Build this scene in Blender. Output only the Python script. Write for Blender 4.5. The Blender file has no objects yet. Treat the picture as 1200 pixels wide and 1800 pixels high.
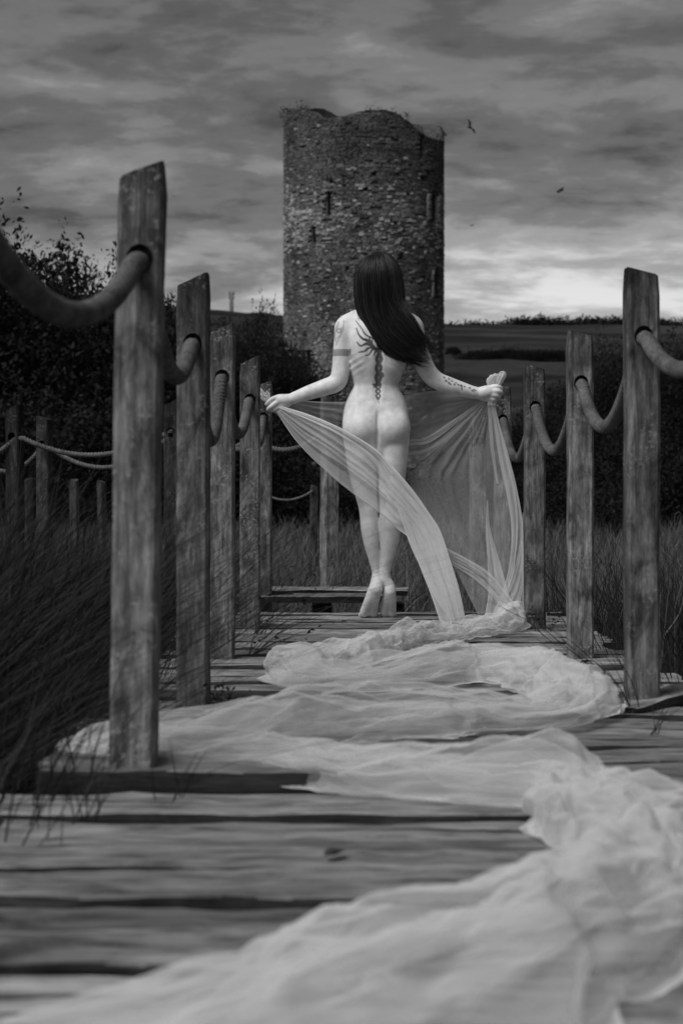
import bpy, bmesh, math, random
import numpy as np
from mathutils import Vector, Matrix, Quaternion, noise as mnoise

# ------------------------------------------------------------------ camera, sky, sun, exposure
SC = bpy.context.scene
COL = SC.collection
FPX, CU, CV, CAMZ = 3200.0, 600.0, 875.0, 0.56      # focal length in photo pixels, vanishing point, eye height
cam_d = bpy.data.cameras.new('camera'); cam = bpy.data.objects.new('camera', cam_d); COL.objects.link(cam)
cam.location = (0, 0, CAMZ); cam.rotation_euler = (math.radians(90), 0, 0)
cam_d.sensor_fit = 'VERTICAL'; cam_d.sensor_height = 36.0; cam_d.sensor_width = 24.0
cam_d.lens = FPX * 36.0 / 1800.0
cam_d.shift_y = -25.0 / 1800.0
cam_d.clip_start = 0.05; cam_d.clip_end = 6000
cam_d.dof.use_dof = True; cam_d.dof.focus_distance = 8.3; cam_d.dof.aperture_fstop = 5.4
SC.camera = cam
SC.view_settings.view_transform = 'Standard'; SC.view_settings.look = 'None'
SC.view_settings.gamma = 1.0; SC.view_settings.exposure = 1.0; SC.view_settings.use_curve_mapping = False
SC.cycles.use_denoising = True
SC.cycles.transparent_max_bounces = 24; SC.cycles.max_bounces = 6
SC.cycles.sample_clamp_indirect = 4.0

SUN_TO = Vector((-0.40, -0.46, 0.80)).normalized()
world = bpy.data.worlds.new('World'); SC.world = world; world.use_nodes = True
nt = world.node_tree; N = nt.nodes; L = nt.links; N.clear()
def wn(t, **k):
    n = N.new(t)
    for a, b in k.items(): setattr(n, a, b)
    return n
sky = wn('ShaderNodeTexSky', sky_type='NISHITA', sun_disc=False)
sky.sun_elevation = math.asin(SUN_TO.z); sky.sun_rotation = math.atan2(SUN_TO.x, SUN_TO.y)
bw = wn('ShaderNodeRGBToBW'); L.new(sky.outputs[0], bw.inputs[0])      # the photograph is black and white
tc = wn('ShaderNodeTexCoord'); sep = wn('ShaderNodeSeparateXYZ'); L.new(tc.outputs['Generated'], sep.inputs[0])
def wm(op, a, b=None, c=None, clamp=False):
    n = wn('ShaderNodeMath', operation=op, use_clamp=clamp)
    for i, v in enumerate((a, b, c)):
        if v is None: continue
        if isinstance(v, (int, float)): n.inputs[i].default_value = v
        else: L.new(v, n.inputs[i])
    return n.outputs[0]
zz = wm('ADD', wm('MAXIMUM', sep.outputs[2], 0.0), 0.22)
cx = wm('DIVIDE', sep.outputs[0], zz); cy = wm('DIVIDE', sep.outputs[1], zz)
cmb = wn('ShaderNodeCombineXYZ'); L.new(cx, cmb.inputs[0]); L.new(cy, cmb.inputs[1])
def wnoise(scale, detail, rough, dist, loc, sx=1.0, sy=1.0):
    mp = wn('ShaderNodeMapping'); mp.inputs['Location'].default_value = loc; mp.inputs['Scale'].default_value = (sx, sy, 1)
    L.new(cmb.outputs[0], mp.inputs[0])
    n = wn('ShaderNodeTexNoise'); n.inputs['Scale'].default_value = scale; n.inputs['Detail'].default_value = detail
    n.inputs['Roughness'].default_value = rough; n.inputs['Distortion'].default_value = dist
    L.new(mp.outputs[0], n.inputs['Vector']); return n.outputs[0]
big = wnoise(1.5, 3, 0.5, 0.3, (3.1, 0.7, 0), 0.75, 1.0)
mid = wnoise(5.5, 8, 0.56, 0.25, (1.3, 4.2, 0), 0.7, 1.0)
fin = wnoise(17.0, 6, 0.6, 0.2, (7.3, 2.2, 0), 0.8, 1.0)
mix = wm('ADD', wm('ADD', wm('MULTIPLY', big, 0.42), wm('MULTIPLY', mid, 0.42)), wm('MULTIPLY', fin, 0.16))
def wramp(fac, stops):
    r = wn('ShaderNodeValToRGB'); r.color_ramp.interpolation = 'EASE'
    e = r.color_ramp.elements
    while len(e) > 1: e.remove(e[-1])
    e[0].position, e[0].color = stops[0][0], (stops[0][1],) * 3 + (1,)
    for p, v in stops[1:]:
        q = e.new(p); q.color = (v, v, v, 1)
    L.new(fac, r.inputs[0]); return r.outputs[0]
cloud = wramp(mix, [(0.38, 0.42), (0.46, 0.80), (0.52, 1.22), (0.61, 2.1)])
# overcast deck, thinner and brighter towards the horizon
el = wramp(sep.outputs[2], [(0.0, 0.58), (0.10, 0.57), (0.15, 0.55), (0.20, 0.52), (0.32, 0.44), (1.0, 0.44)])
# the one break in the cloud, low down to the right of the tower
gx = wm('POWER', wm('DIVIDE', wm('SUBTRACT', sep.outputs[0], 0.12), 0.12), 2.0); gz = wm('POWER', wm('DIVIDE', wm('SUBTRACT', sep.outputs[2], 0.112), 0.035), 2.0)
brk = wm('MULTIPLY', wm('EXPONENT', wm('MULTIPLY', wm('ADD', gx, gz), -1.0)), wramp(mid, [(0.36, 0.35), (0.6, 1.5)]))
brk = wm('MULTIPLY', brk, wm('GREATER_THAN', sep.outputs[1], 0.0))
tot = wm('MULTIPLY', wm('MULTIPLY', wm('ADD', cloud, wm('MULTIPLY', brk, 0.45)), el), bw.outputs[0])
bg = wn('ShaderNodeBackground'); L.new(tot, bg.inputs[0]); bg.inputs[1].default_value = 0.048
wo = wn('ShaderNodeOutputWorld'); L.new(bg.outputs[0], wo.inputs[0])

sun_d = bpy.data.lights.new('sun', 'SUN'); sun_d.energy = 1.5; sun_d.angle = math.radians(40); sun_d.color = (1, 1, 1)
sun = bpy.data.objects.new('sun', sun_d); COL.objects.link(sun); sun.location = (-6, -6, 12)
sun.rotation_euler = (-SUN_TO).to_track_quat('-Z', 'Y').to_euler()

# ------------------------------------------------------------------ helpers
RNG = np.random.default_rng(7); random.seed(7)
def at(u, v, Z):                      # a point of the place: seen at photo position u, v when Z metres away
    return Vector(((u - CU) * Z / FPX, Z, CAMZ - (v - CV) * Z / FPX))
def link(o, parent=None):
    COL.objects.link(o)
    if parent is not None: o.parent = parent
    return o
def tag(o, label=None, cat=None, group=None, kind=None):
    for k, v in (('label', label), ('category', cat), ('group', group), ('kind', kind)):
        if v: o[k] = v
    return o
def empty(name, loc=(0, 0, 0), rot=(0, 0, 0)):
    o = bpy.data.objects.new(name, None); COL.objects.link(o); o.location = loc; o.rotation_euler = rot
    o.empty_display_size = 0.1
    return o
def mesh_np(name, verts, faces, smooth=True):      # faces: (n, k) array, all of one size
    verts = np.ascontiguousarray(verts, dtype=np.float32); faces = np.ascontiguousarray(faces, dtype=np.int32)
    me = bpy.data.meshes.new(name); n, k = faces.shape
    me.vertices.add(len(verts)); me.vertices.foreach_set('co', verts.ravel())
    me.loops.add(n * k); me.loops.foreach_set('vertex_index', faces.ravel())
    me.polygons.add(n); me.polygons.foreach_set('loop_start', np.arange(0, n * k, k, dtype=np.int32))
    me.polygons.foreach_set('loop_total', np.full(n, k, dtype=np.int32))
    me.polygons.foreach_set('use_smooth', np.full(n, smooth, dtype=bool))
    me.update(calc_edges=True); me.validate()
    return me
def mesh_py(name, verts, faces, smooth=False):
    me = bpy.data.meshes.new(name); me.from_pydata([tuple(v) for v in verts], [], faces); me.update()
    if smooth: me.polygons.foreach_set('use_smooth', [True] * len(me.polygons))
    return me
def obj(name, me, mat=None, parent=None, loc=None, rot=None):
    o = bpy.data.objects.new(name, me)
    if mat is not None and not me.materials: me.materials.append(mat)
    link(o, parent)
    if loc is not None: o.location = loc
    if rot is not None: o.rotation_euler = rot
    return o
def grid_faces(nu, nv, closed_v=False, off=0):      # vertex index = u * nv + v
    u = np.arange(nu - 1)[:, None]; nvv = nv if closed_v else nv - 1
    v = np.arange(nvv)[None, :]; v2 = (v + 1) % nv
    f = np.stack([u * nv + v, (u + 1) * nv + v, (u + 1) * nv + v2, u * nv + v2], -1)
    return f.reshape(-1, 4) + off
def set_attr(me, name, vals):
    a = me.attributes.new(name, 'FLOAT', 'POINT'); a.data.foreach_set('value', np.ascontiguousarray(vals, dtype=np.float32))
def curve_pts(ctrl, n):                             # Catmull-Rom through control points, n samples evenly in parameter
    P = np.array(ctrl, dtype=float); P = np.vstack([2 * P[0] - P[1], P, 2 * P[-1] - P[-2]])
    m = len(P) - 3; t = np.linspace(0, m, n); i = np.minimum(t.astype(int), m - 1); f = (t - i)[:, None]
    a, b, c, d = P[i], P[i + 1], P[i + 2], P[i + 3]
    return 0.5 * (2 * b + (c - a) * f + (2 * a - 5 * b + 4 * c - d) * f ** 2 + (3 * b - a - 3 * c + d) * f ** 3)
def resample(pts, n):
    s = np.r_[0, np.cumsum(np.linalg.norm(np.diff(pts, axis=0), axis=1))]
    t = np.linspace(0, s[-1], n)
    return np.stack([np.interp(t, s, pts[:, k]) for k in range(pts.shape[1])], 1)
def frames(pts, up=(0, 0, 1)):
    T = np.gradient(pts, axis=0); T /= np.linalg.norm(T, axis=1, keepdims=True) + 1e-9
    U = np.array(up, float)[None] - T * (T @ np.array(up, float))[:, None]
    U /= np.linalg.norm(U, axis=1, keepdims=True) + 1e-9
    return T, U, np.cross(T, U)
def tube(pts, rad, nside=8, cap=True):              # swept round tube, returns verts, quad faces (caps pinched)
    pts = np.asarray(pts, float); n = len(pts); rad = np.broadcast_to(np.asarray(rad, float), (n,)).copy()
    if cap:
        pts = np.vstack([pts[:1], pts, pts[-1:]]); rad = np.r_[1e-4, rad, 1e-4]; n += 2
    d = pts[-1] - pts[0]
    up = (0, 0, 1) if abs(d[2]) < 0.8 * np.linalg.norm(d) + 1e-9 else (0, 1, 0)
    T, U, B = frames(pts, up)
    if cap:
        for A in (U, B): A[0] = A[1]; A[-1] = A[-2]
    a = np.arange(nside) / nside * 2 * np.pi
    V = pts[:, None] + rad[:, None, None] * (np.cos(a)[None, :, None] * U[:, None] + np.sin(a)[None, :, None] * B[:, None])
    return V.reshape(-1, 3), grid_faces(n, nside, True)
def join(parts):
    V, F, o = [], [], 0
    for v, f in parts: V.append(v); F.append(np.asarray(f) + o); o += len(v)
    return np.vstack(V), np.vstack(F)
def fbm(x, y=0.0, z=0.0, o=4): return mnoise.fractal(Vector((x, y, z)), 1.0, 2.0, o)

# ------------------------------------------------------------------ materials (grey tones only: the photograph is monochrome)
class M:
    def __init__(s, name, rough=0.8, spec=0.3):
        s.m = bpy.data.materials.new(name); s.m.use_nodes = True; s.t = s.m.node_tree
        s.b = s.t.nodes['Principled BSDF']; s.b.inputs['Roughness'].default_value = rough
        s.b.inputs['Specular IOR Level'].default_value = spec
    def n(s, t, ins=None, **k):
        x = s.t.nodes.new(t)
        for a, b in k.items(): setattr(x, a, b)
        for a, b in (ins or {}).items(): s.put(x.inputs[a], b)
        return x
    def put(s, sock, v):
        if isinstance(v, bpy.types.NodeSocket): s.t.links.new(v, sock)
        elif isinstance(v, (int, float)) and sock.type == 'RGBA': sock.default_value = (v, v, v, 1)
        else: sock.default_value = v
    def math(s, op, a, b=0.0, clamp=False):
        x = s.n('ShaderNodeMath', operation=op, use_clamp=clamp); s.put(x.inputs[0], a); s.put(x.inputs[1], b); return x.outputs[0]
    def coord(s, kind='Object', scale=(1, 1, 1), rnd=True):
        c = s.n('ShaderNodeTexCoord').outputs[kind]
        mp = s.n('ShaderNodeMapping'); s.put(mp.inputs[0], c); mp.inputs['Scale'].default_value = scale
        if rnd:
            oi = s.n('ShaderNodeObjectInfo').outputs['Random']
            cb = s.n('ShaderNodeCombineXYZ'); v = s.math('MULTIPLY', oi, 37.0)
            for i in range(3): s.put(cb.inputs[i], v)
            s.put(mp.inputs['Location'], cb.outputs[0])
        return mp.outputs[0]
    def noise(s, vec, scale, detail=5, rough=0.6, dist=0.0):
        return s.n('ShaderNodeTexNoise', {'Vector': vec, 'Scale': scale, 'Detail': detail, 'Roughness': rough, 'Distortion': dist}).outputs[0]
    def ramp(s, fac, stops):
        r = s.n('ShaderNodeValToRGB'); e = r.color_ramp.elements
        while len(e) > 1: e.remove(e[-1])
        e[0].position = stops[0][0]; e[0].color = (stops[0][1],) * 3 + (1,)
        for p, v in stops[1:]:
            q = e.new(p); q.color = (v, v, v, 1)
        s.put(r.inputs[0], fac); return r.outputs[0]
    def mulc(s, a, b):
        x = s.n('ShaderNodeMix', data_type='RGBA', blend_type='MULTIPLY'); x.inputs[0].default_value = 1.0
        s.put(x.inputs[6], a); s.put(x.inputs[7], b); return x.outputs[2]
    def mixc(s, f, a, b):
        x = s.n('ShaderNodeMix', data_type='RGBA'); s.put(x.inputs[0], f); s.put(x.inputs[6], a); s.put(x.inputs[7], b); return x.outputs[2]
    def base(s, v): s.put(s.b.inputs['Base Color'], v)
    def bump(s, h, strength=0.5, dist=0.01, prev=None):
        x = s.n('ShaderNodeBump', {'Height': h, 'Strength': strength, 'Distance': dist})
        if prev is not None: s.put(x.inputs['Normal'], prev)
        s.put(s.b.inputs['Normal'], x.outputs[0]); return x.outputs[0]

def wood_mat(name, axis, lo, hi, lichen=0.0):
    m = M(name, 0.85, 0.2)
    st = {'x': (3.0, 22, 22), 'z': (14, 14, 0.7)}[axis]; fine = {'x': (7.0, 95, 95), 'z': (48, 48, 2.2)}[axis]
    g = m.noise(m.coord(scale=st), 1.6, 8, 0.66, 0.5 if axis == 'x' else 1.2)
    f = m.noise(m.coord(scale=fine), 1.5, 6, 0.7, 0.3 if axis == 'x' else 1.2)
    c = m.ramp(g, [(0.28, lo * 0.7), (0.5, (lo + hi) / 2), (0.72, hi)]) if axis == 'z' else m.ramp(g, [(0.30, lo * 1.1), (0.5, (lo + hi) / 2), (0.72, hi * .9)])
    if axis == 'x':
        ck = m.noise(m.coord(scale=(1.8, 42, 42)), 1.0, 3, 0.55, 0.15); c = m.mulc(c, m.ramp(ck, [(0.33, 0.12), (0.39, 1.0)]))
    c = m.mulc(c, m.ramp(f, [(0.30, 0.18), (0.42, 0.8), (0.7, 1.25)]))
    blot = m.noise(m.coord(scale=(1, 1, .6) if axis == 'z' else (.6, 1.6, 1)), 9.0, 8, 0.72, 1.0 if axis == 'z' else 0.3)
    c = m.mulc(c, m.ramp(blot, [(0.36, 0.30), (0.50, 0.9), (0.66, 1.35)]))
    if axis == 'z':
        fl = m.noise(m.coord(scale=(62, 62, 13)), 1.0, 4, 0.7, 0.2); c = m.mulc(c, m.ramp(fl, [(0.34, 0.50), (0.50, 0.95), (0.64, 1.5)]))
        ob = m.n('ShaderNodeTexCoord').outputs['Object']; sx = m.n('ShaderNodeSeparateXYZ', {0: ob}).outputs[2]
        st2 = m.noise(m.coord(scale=(1, 1, .5)), 26, 6, 0.7, 0.3)          # algae stain on the post heads
        c = m.mulc(c, m.ramp(m.math('ADD', m.math('MULTIPLY', m.math('SUBTRACT', sx, 0.98), -1.6), st2), [(0.22, 0.34), (0.52, 0.7), (0.62, 1.0)]))
        kn = m.n('ShaderNodeTexVoronoi', {'Vector': m.coord(scale=(1, 1, .45)), 'Scale': 5.0}).outputs['Distance']; c = m.mulc(c, m.ramp(kn, [(0.05, 0.3), (0.13, 1.0)]))
    if lichen:
        l = m.noise(m.coord(scale=(1, 1, 1)), 90, 4, 0.65)
        w = m.noise(m.coord(scale=(1, 1, 1)), 11, 3, 0.6)
        gate = m.math('MULTIPLY', m.ramp(l, [(0.54, 0), (0.60, 1)]), m.ramp(w, [(0.51, 0), (0.60, 1)]))
        c = m.mixc(m.math('MULTIPLY', gate, 0.6), c, lichen)
    oi = m.n('ShaderNodeObjectInfo').outputs['Random']; c = m.mulc(c, m.ramp(oi, [(0, 0.6), (1, 1.25)]))
    m.base(c)
    p = m.bump(f, 0.55, 0.006); m.bump(g, 0.5, 0.012, p)
    return m.m
MAT = {}
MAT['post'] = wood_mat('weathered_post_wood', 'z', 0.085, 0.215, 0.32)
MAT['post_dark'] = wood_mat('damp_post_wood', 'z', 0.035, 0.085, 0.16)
MAT['plank'] = wood_mat('grey_plank_wood', 'x', 0.15, 0.42)
MAT['plank_edge'] = wood_mat('gap_shade_plank_edge', 'x', 0.03, 0.08)  # same wood much darker: shade of the deck gaps put into the colour
MAT['joist'] = wood_mat('dark_joist_wood', 'z', 0.03, 0.07)

m = M('manila_rope', 0.95, 0.1)
c1 = m.noise(m.coord(scale=(1, 1, 1)), 160, 4, 0.7); c2 = m.noise(m.coord(), 9, 3, 0.6)
m.base(m.mulc(m.ramp(c1, [(0.3, 0.06), (0.7, 0.20)]), m.ramp(c2, [(0.35, 0.6), (0.65, 1.1)]))); m.bump(c1, 0.9, 0.006)
MAT['rope'] = m.m

m = M('tower_stone', 0.92, 0.15)                       # single stones: tone from the object's own colour
oi = m.n('ShaderNodeObjectInfo').outputs['Color']
r1 = m.noise(m.coord('Object', (1, 1, 1)), 3.0, 6, 0.65)
m.base(m.mulc(oi, m.ramp(r1, [(0.3, 0.62), (0.7, 1.3)]))); m.bump(r1, 0.6, 0.05)
MAT['stone_single'] = m.m
m = M('tower_rubble', 0.92, 0.15)
ta = m.n('ShaderNodeAttribute', attribute_name='tone').outputs['Fac']
r1 = m.noise(m.coord('Object', (1, 1, 1), False), 3.0, 6, 0.65); r2 = m.noise(m.coord('Object', (1, 1, 0.35), False), 0.5, 4, 0.6)
m.base(m.mulc(m.mulc(ta, m.ramp(r1, [(0.3, 0.62), (0.7, 1.3)])), m.ramp(r2, [(0.35, 0.75), (0.65, 1.2)]))); m.bump(r1, 0.6, 0.05)
MAT['stone'] = m.m
m = M('lime_mortar', 0.95, 0.1)
r1 = m.noise(m.coord('Object', (1, 1, 1), False), 2.2, 7, 0.7); m.base(m.ramp(r1, [(0.3, 0.04), (0.7, 0.11)])); m.bump(r1, 0.8, 0.1)
MAT['mortar'] = m.m

def leaf_mat(name, lo, hi, trans=0.25):
    m = M(name, 0.75, 0.2)
    r = m.noise(m.coord('Object', (1, 1, 1)), 1.7, 3, 0.6)
    g = m.n('ShaderNodeNewGeometry').outputs['Random Per Island']
    c = m.mixc(g, m.ramp(r, [(0.3, lo * 0.7), (0.7, lo * 1.3)]), m.ramp(r, [(0.3, hi * 0.7), (0.7, hi * 1.3)]))
    m.base(c)
    t = m.n('ShaderNodeBsdfTranslucent', {'Color': c}); mx = m.n('ShaderNodeMixShader', {0: trans, 1: m.b.outputs[0], 2: t.outputs[0]})
    m.put(m.t.nodes['Material Output'].inputs[0], mx.outputs[0])
    return m.m
MAT['leaf'] = leaf_mat('dark_tree_leaf', 0.006, 0.015)
MAT['leaf_pale'] = leaf_mat('pale_tree_leaf', 0.010, 0.028)
MAT['grass'] = leaf_mat('marsh_grass', 0.02, 0.07, 0.2)
MAT['grass_dry'] = leaf_mat('dry_meadow_grass', 0.03, 0.16, 0.2)
MAT['grass_dark'] = leaf_mat('dark_rush_grass', 0.004, 0.034, 0.15)
m = M('tree_bark', 0.9, 0.1); r = m.noise(m.coord('Object', (3, 3, .6)), 4, 5, .6); m.base(m.ramp(r, [(.3, .03), (.7, .08)])); MAT['bark'] = m.m
m = M('marsh_ground', 0.95, 0.1)
gc = m.coord('Object', (1, 1, 1), False)
r1 = m.noise(gc, 0.011, 5, 0.55, 0.8); r2 = m.noise(gc, 0.35, 8, 0.65)
m.base(m.mulc(m.ramp(r1, [(0.38, 0.010), (0.5, 0.022), (0.62, 0.042)]), m.ramp(r2, [(0.3, 0.55), (0.7, 1.3)]))); m.bump(r2, 0.6, 0.3)
MAT['ground'] = m.m
m = M('bird_feather', 0.7, 0.2); m.base(0.02); MAT['bird'] = m.m
m = M('galvanised_steel', 0.5, 0.4); m.base(0.12); MAT['steel'] = m.m
# ------------------------------------------------------------------ ground and hills
GZ = -0.36
def terrain_z(x, y):
    d = np.maximum(y, 0.0)
    base = np.interp(d, [0, 70, 110, 200, 400, 650, 900, 1100, 1600, 2600], [0, 0, 1.2, 9, 29, 58, 87, 96, 92, 40])
    left = np.clip(-x / 120.0, 0, 1) * np.clip((y - 500) / 400, 0, 1) * 10
    bank = 2.2 * np.clip((-x - 4) / 10, 0, 1) * np.clip((y - 28) / 20, 0, 1)
    return GZ + base + left + bank
ys = np.r_[np.linspace(-30, 0, 6), np.linspace(2, 60, 40), np.geomspace(64, 2600, 70)]
xs = np.r_[-np.geomspace(1500, 14, 24), np.linspace(-12, 12, 25), np.geomspace(14, 1500, 24)]
GX, GY = np.meshgrid(xs, ys, indexing='ij')
rr = RNG.normal(0, 1, GX.shape)
GZZ = terrain_z(GX, GY) + np.where(GY < 70, 0.03, 0.4) * rr * np.clip((np.abs(GX) + np.abs(GY - 10)) / 15, 0.3, 1)
V = np.stack([GX, GY, GZZ], -1).reshape(-1, 3)
F = grid_faces(len(xs), len(ys))
g = obj('ground', mesh_np('ground', V, F), MAT['ground']); tag(g, kind='structure')

# ------------------------------------------------------------------ round ruined tower
TR, TZ = 4.0, 92.0
TC = Vector(((639 - CU) * TZ / FPX, TZ, 0)); PX = TZ / FPX
tow = empty('ruined_tower', (TC.x, TC.y, GZ + 0.5))
tag(tow, 'tall round ruined stone tower with wavy broken top and narrow slit windows', 'tower')
T0 = GZ + 0.5
def tz(v): return CAMZ - (v - CV) * PX - T0                     # photo height to height above the tower's foot
def tzt(v, t): return CAMZ - (v - CV) * (TZ - TR * np.cos(t)) / FPX - T0
def tth(u): return math.asin(max(-1, min(1, (u - 639) / 139.0)))  # angle round the tower, 0 faces the camera
prof = [(-180, 214), (-165, 212), (-154, 209), (-146, 201), (-138, 195), (-125, 193), (-105, 195), (-90, 196), (-62, 191), (-48, 193), (-38, 201), (-26, 208), (-14, 203), (-3, 195), (5, 192), (14, 192), (22, 197), (32, 212), (42, 229), (51, 239),
        (66, 244), (82, 244), (92, 232), (100, 223), (120, 220), (137, 222), (150, 228), (180, 214)]
def top_z(th):
    d = (np.degrees(th) + 180) % 360 - 180
    return tzt(np.interp(d, [p[0] for p in prof], [p[1] for p in prof]), th)
ns = 180; th = np.linspace(-np.pi, np.pi, ns, endpoint=False)
def ring(r, z): return np.stack([r * np.sin(th), -r * np.cos(th), np.broadcast_to(z, th.shape)], 1)
tops = top_z(th) + RNG.normal(0, 0.012, ns)
V = np.vstack([ring(TR - 0.06, -2.0), ring(TR - 0.06, tops), ring(TR - 0.95, tops - 0.03), ring(TR - 0.95, -2.0)])
F = []
for k in range(4):
    a, b = k * ns, ((k + 1) % 4) * ns
    for i in range(ns):
        j = (i + 1) % ns; F.append((a + i, a + j, b + j, b + i))
core_me = mesh_py('wall_core', V, F)
OPEN = [(737, 238, 276, 5), (578.5, 337, 377, 5.5), (553, 398, 427, 5), (757.5, 339, 389, 13), (762, 474, 524, 11), (543, 616, 642, 7), (748, 300, 306, 6), (739, 310, 316, 6), (655, 303, 308, 6), (582, 316, 321, 6), (640, 330, 335, 5), (690, 390, 394, 5), (610, 470, 474, 5), (700, 450, 455, 5)]
cut = []
for u, v0, v1, w in OPEN:
    t = tth(u); hw = w * PX / 2 / max(0.45, math.cos(t)); z0, z1 = tzt(v1, t), tzt(v0, t)
    er, ta_ = np.array([math.sin(t), -math.cos(t), 0]), np.array([math.cos(t), math.sin(t), 0])
    pts = [(-hw, z0), (hw, z0)]
    if w >= 8 : pts += [(hw, z1 - hw)] + [(hw * math.cos(a), z1 - hw + hw * math.sin(a)) for a in (0.5, 1.05, 1.57, 2.1, 2.64)] + [(-hw, z1 - hw)]
    else: pts += [(hw, z1), (-hw, z1)]
    n = len(pts); vs = []
    for r_ in (TR + 0.4, TR - (1.3 if v1 - v0 > 12 else 0.5)):
        for x_, z_ in pts: vs.append(er * r_ + ta_ * x_ + np.array([0, 0, z_]))
    fs = [tuple(range(n)), tuple(range(2 * n - 1, n - 1, -1))] + [(i, n + i, n + (i + 1) % n, (i + 1) % n) for i in range(n)]
    cut.append((vs, fs))
vs, fs, o_ = [], [], 0
for a, b in cut:
    vs += a; fs += [tuple(i + o_ for i in f) for f in b]; o_ += len(a)
def fix_normals(me):
    bm = bmesh.new(); bm.from_mesh(me); bmesh.ops.recalc_face_normals(bm, faces=bm.faces); bm.to_mesh(me); bm.free()
def boolean(me, cut_me, name):
    fix_normals(me); fix_normals(cut_me)
    a = bpy.data.objects.new('tmp_a', me); b = bpy.data.objects.new('tmp_b', cut_me); COL.objects.link(a); COL.objects.link(b)
    md = a.modifiers.new('cut', 'BOOLEAN'); md.object = b; md.operation = 'DIFFERENCE'; md.solver = 'EXACT'
    dg = bpy.context.evaluated_depsgraph_get(); dg.update()
    out = bpy.data.meshes.new_from_object(a.evaluated_get(dg)); out.name = name
    bpy.data.objects.remove(a); bpy.data.objects.remove(b); return out
core = boolean(core_me, mesh_py('cutter', vs, fs), 'wall_core')
obj('wall_core', core, MAT['mortar'], tow)
# courses of thin rubble stones
stones = []           # theta, z, width, height, proud, tone
z = -0.6
rs = random.Random(5)
while z < 21.0:
    h = rs.choice((0.05, 0.055, 0.06, 0.07, 0.08, 0.09, 0.105, 0.13)) * rs.uniform(0.85, 1.1)
    t = -2.05 + rs.uniform(0, 0.1)
    while t < 2.05:
        w = h * rs.uniform(1.2, 3.8) + .03; dt = w / TR; tm = t + dt / 2; zc = z + h / 2
        t += dt
        if zc + h * 0.4 > float(top_z(np.array([tm]))[0]): continue
        bad = False
        for u, v0, v1, ow in OPEN:
            if abs(tm - tth(u)) * TR < ow * PX / 2 / max(0.45, math.cos(tth(u))) + w * 0.5 - 0.01 and tzt(v1, tm) - h * 0.5 < zc < tzt(v0, tm) + h * 0.5: bad = True
        if bad: continue
        v_ = CV - (zc + T0 - CAMZ) * FPX / (TZ - TR * math.cos(tm))
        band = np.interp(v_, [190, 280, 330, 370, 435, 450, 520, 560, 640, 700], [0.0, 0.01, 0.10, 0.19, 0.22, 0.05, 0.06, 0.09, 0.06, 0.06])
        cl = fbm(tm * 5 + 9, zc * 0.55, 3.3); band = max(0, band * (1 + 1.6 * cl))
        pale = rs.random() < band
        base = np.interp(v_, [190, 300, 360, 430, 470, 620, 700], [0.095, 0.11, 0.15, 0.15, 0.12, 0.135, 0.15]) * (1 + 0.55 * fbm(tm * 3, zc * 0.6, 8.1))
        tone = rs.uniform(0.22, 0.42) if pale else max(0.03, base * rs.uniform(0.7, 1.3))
        if pale and rs.random() < 0.6: h2 = h * rs.uniform(1.1, 1.5)
        else: h2 = h * rs.uniform(0.75, 1.05)
        if rs.random() < 0.05: continue
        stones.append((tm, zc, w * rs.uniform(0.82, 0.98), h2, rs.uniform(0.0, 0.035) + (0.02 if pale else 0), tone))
    z += h
def stone_shape(r):
    g = lambda s: r.uniform(-s, s) * 1.5
    V = []
    for y_, sc in ((0.5, 1.0), (-0.25, 1.0), (-0.5, 0.74)):
        for x_, z_ in ((-.5, -.5), (.5, -.5), (.5, .5), (-.5, .5)):
            V.append((x_ * sc + g(.07), y_ + g(.04), z_ * sc + g(.1)))
    F = []
    for k in (0, 4):
        for i in range(4):
            j = (i + 1) % 4; F.append((k + i, k + j, k + 4 + j, k + 4 + i))
    F.append((8, 9, 10, 11)); return np.array(V), np.array(F)
shapes = [stone_shape(rs) for _ in range(14)]
smes = []
for i, (v, f) in enumerate(shapes):
    me = mesh_np('stone', v, f, False); me.materials.append(MAT['stone_single']); smes.append(me)
stones.sort(key=lambda s: -(s[2] * s[3] * max(0, math.cos(s[0])) * (1 + 2.0 * (s[5] > 0.25)) * (0.05 if (CV - (s[1] + T0 - CAMZ) / PX) > 690 else 1)))
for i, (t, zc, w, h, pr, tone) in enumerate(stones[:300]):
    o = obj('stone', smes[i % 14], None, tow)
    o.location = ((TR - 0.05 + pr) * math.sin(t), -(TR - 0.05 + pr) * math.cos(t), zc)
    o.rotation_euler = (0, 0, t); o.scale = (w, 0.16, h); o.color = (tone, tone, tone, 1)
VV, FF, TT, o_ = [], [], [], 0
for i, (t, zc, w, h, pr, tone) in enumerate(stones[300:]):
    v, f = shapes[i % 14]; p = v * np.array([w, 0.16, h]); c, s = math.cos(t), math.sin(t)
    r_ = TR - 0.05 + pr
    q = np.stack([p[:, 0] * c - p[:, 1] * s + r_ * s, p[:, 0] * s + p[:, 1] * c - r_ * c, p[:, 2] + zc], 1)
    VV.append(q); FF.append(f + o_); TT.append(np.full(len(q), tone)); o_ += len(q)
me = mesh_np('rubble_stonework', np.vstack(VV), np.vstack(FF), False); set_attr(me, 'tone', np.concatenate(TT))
tag(obj('rubble_stonework', me, MAT['stone'], tow), kind='stuff')
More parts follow.
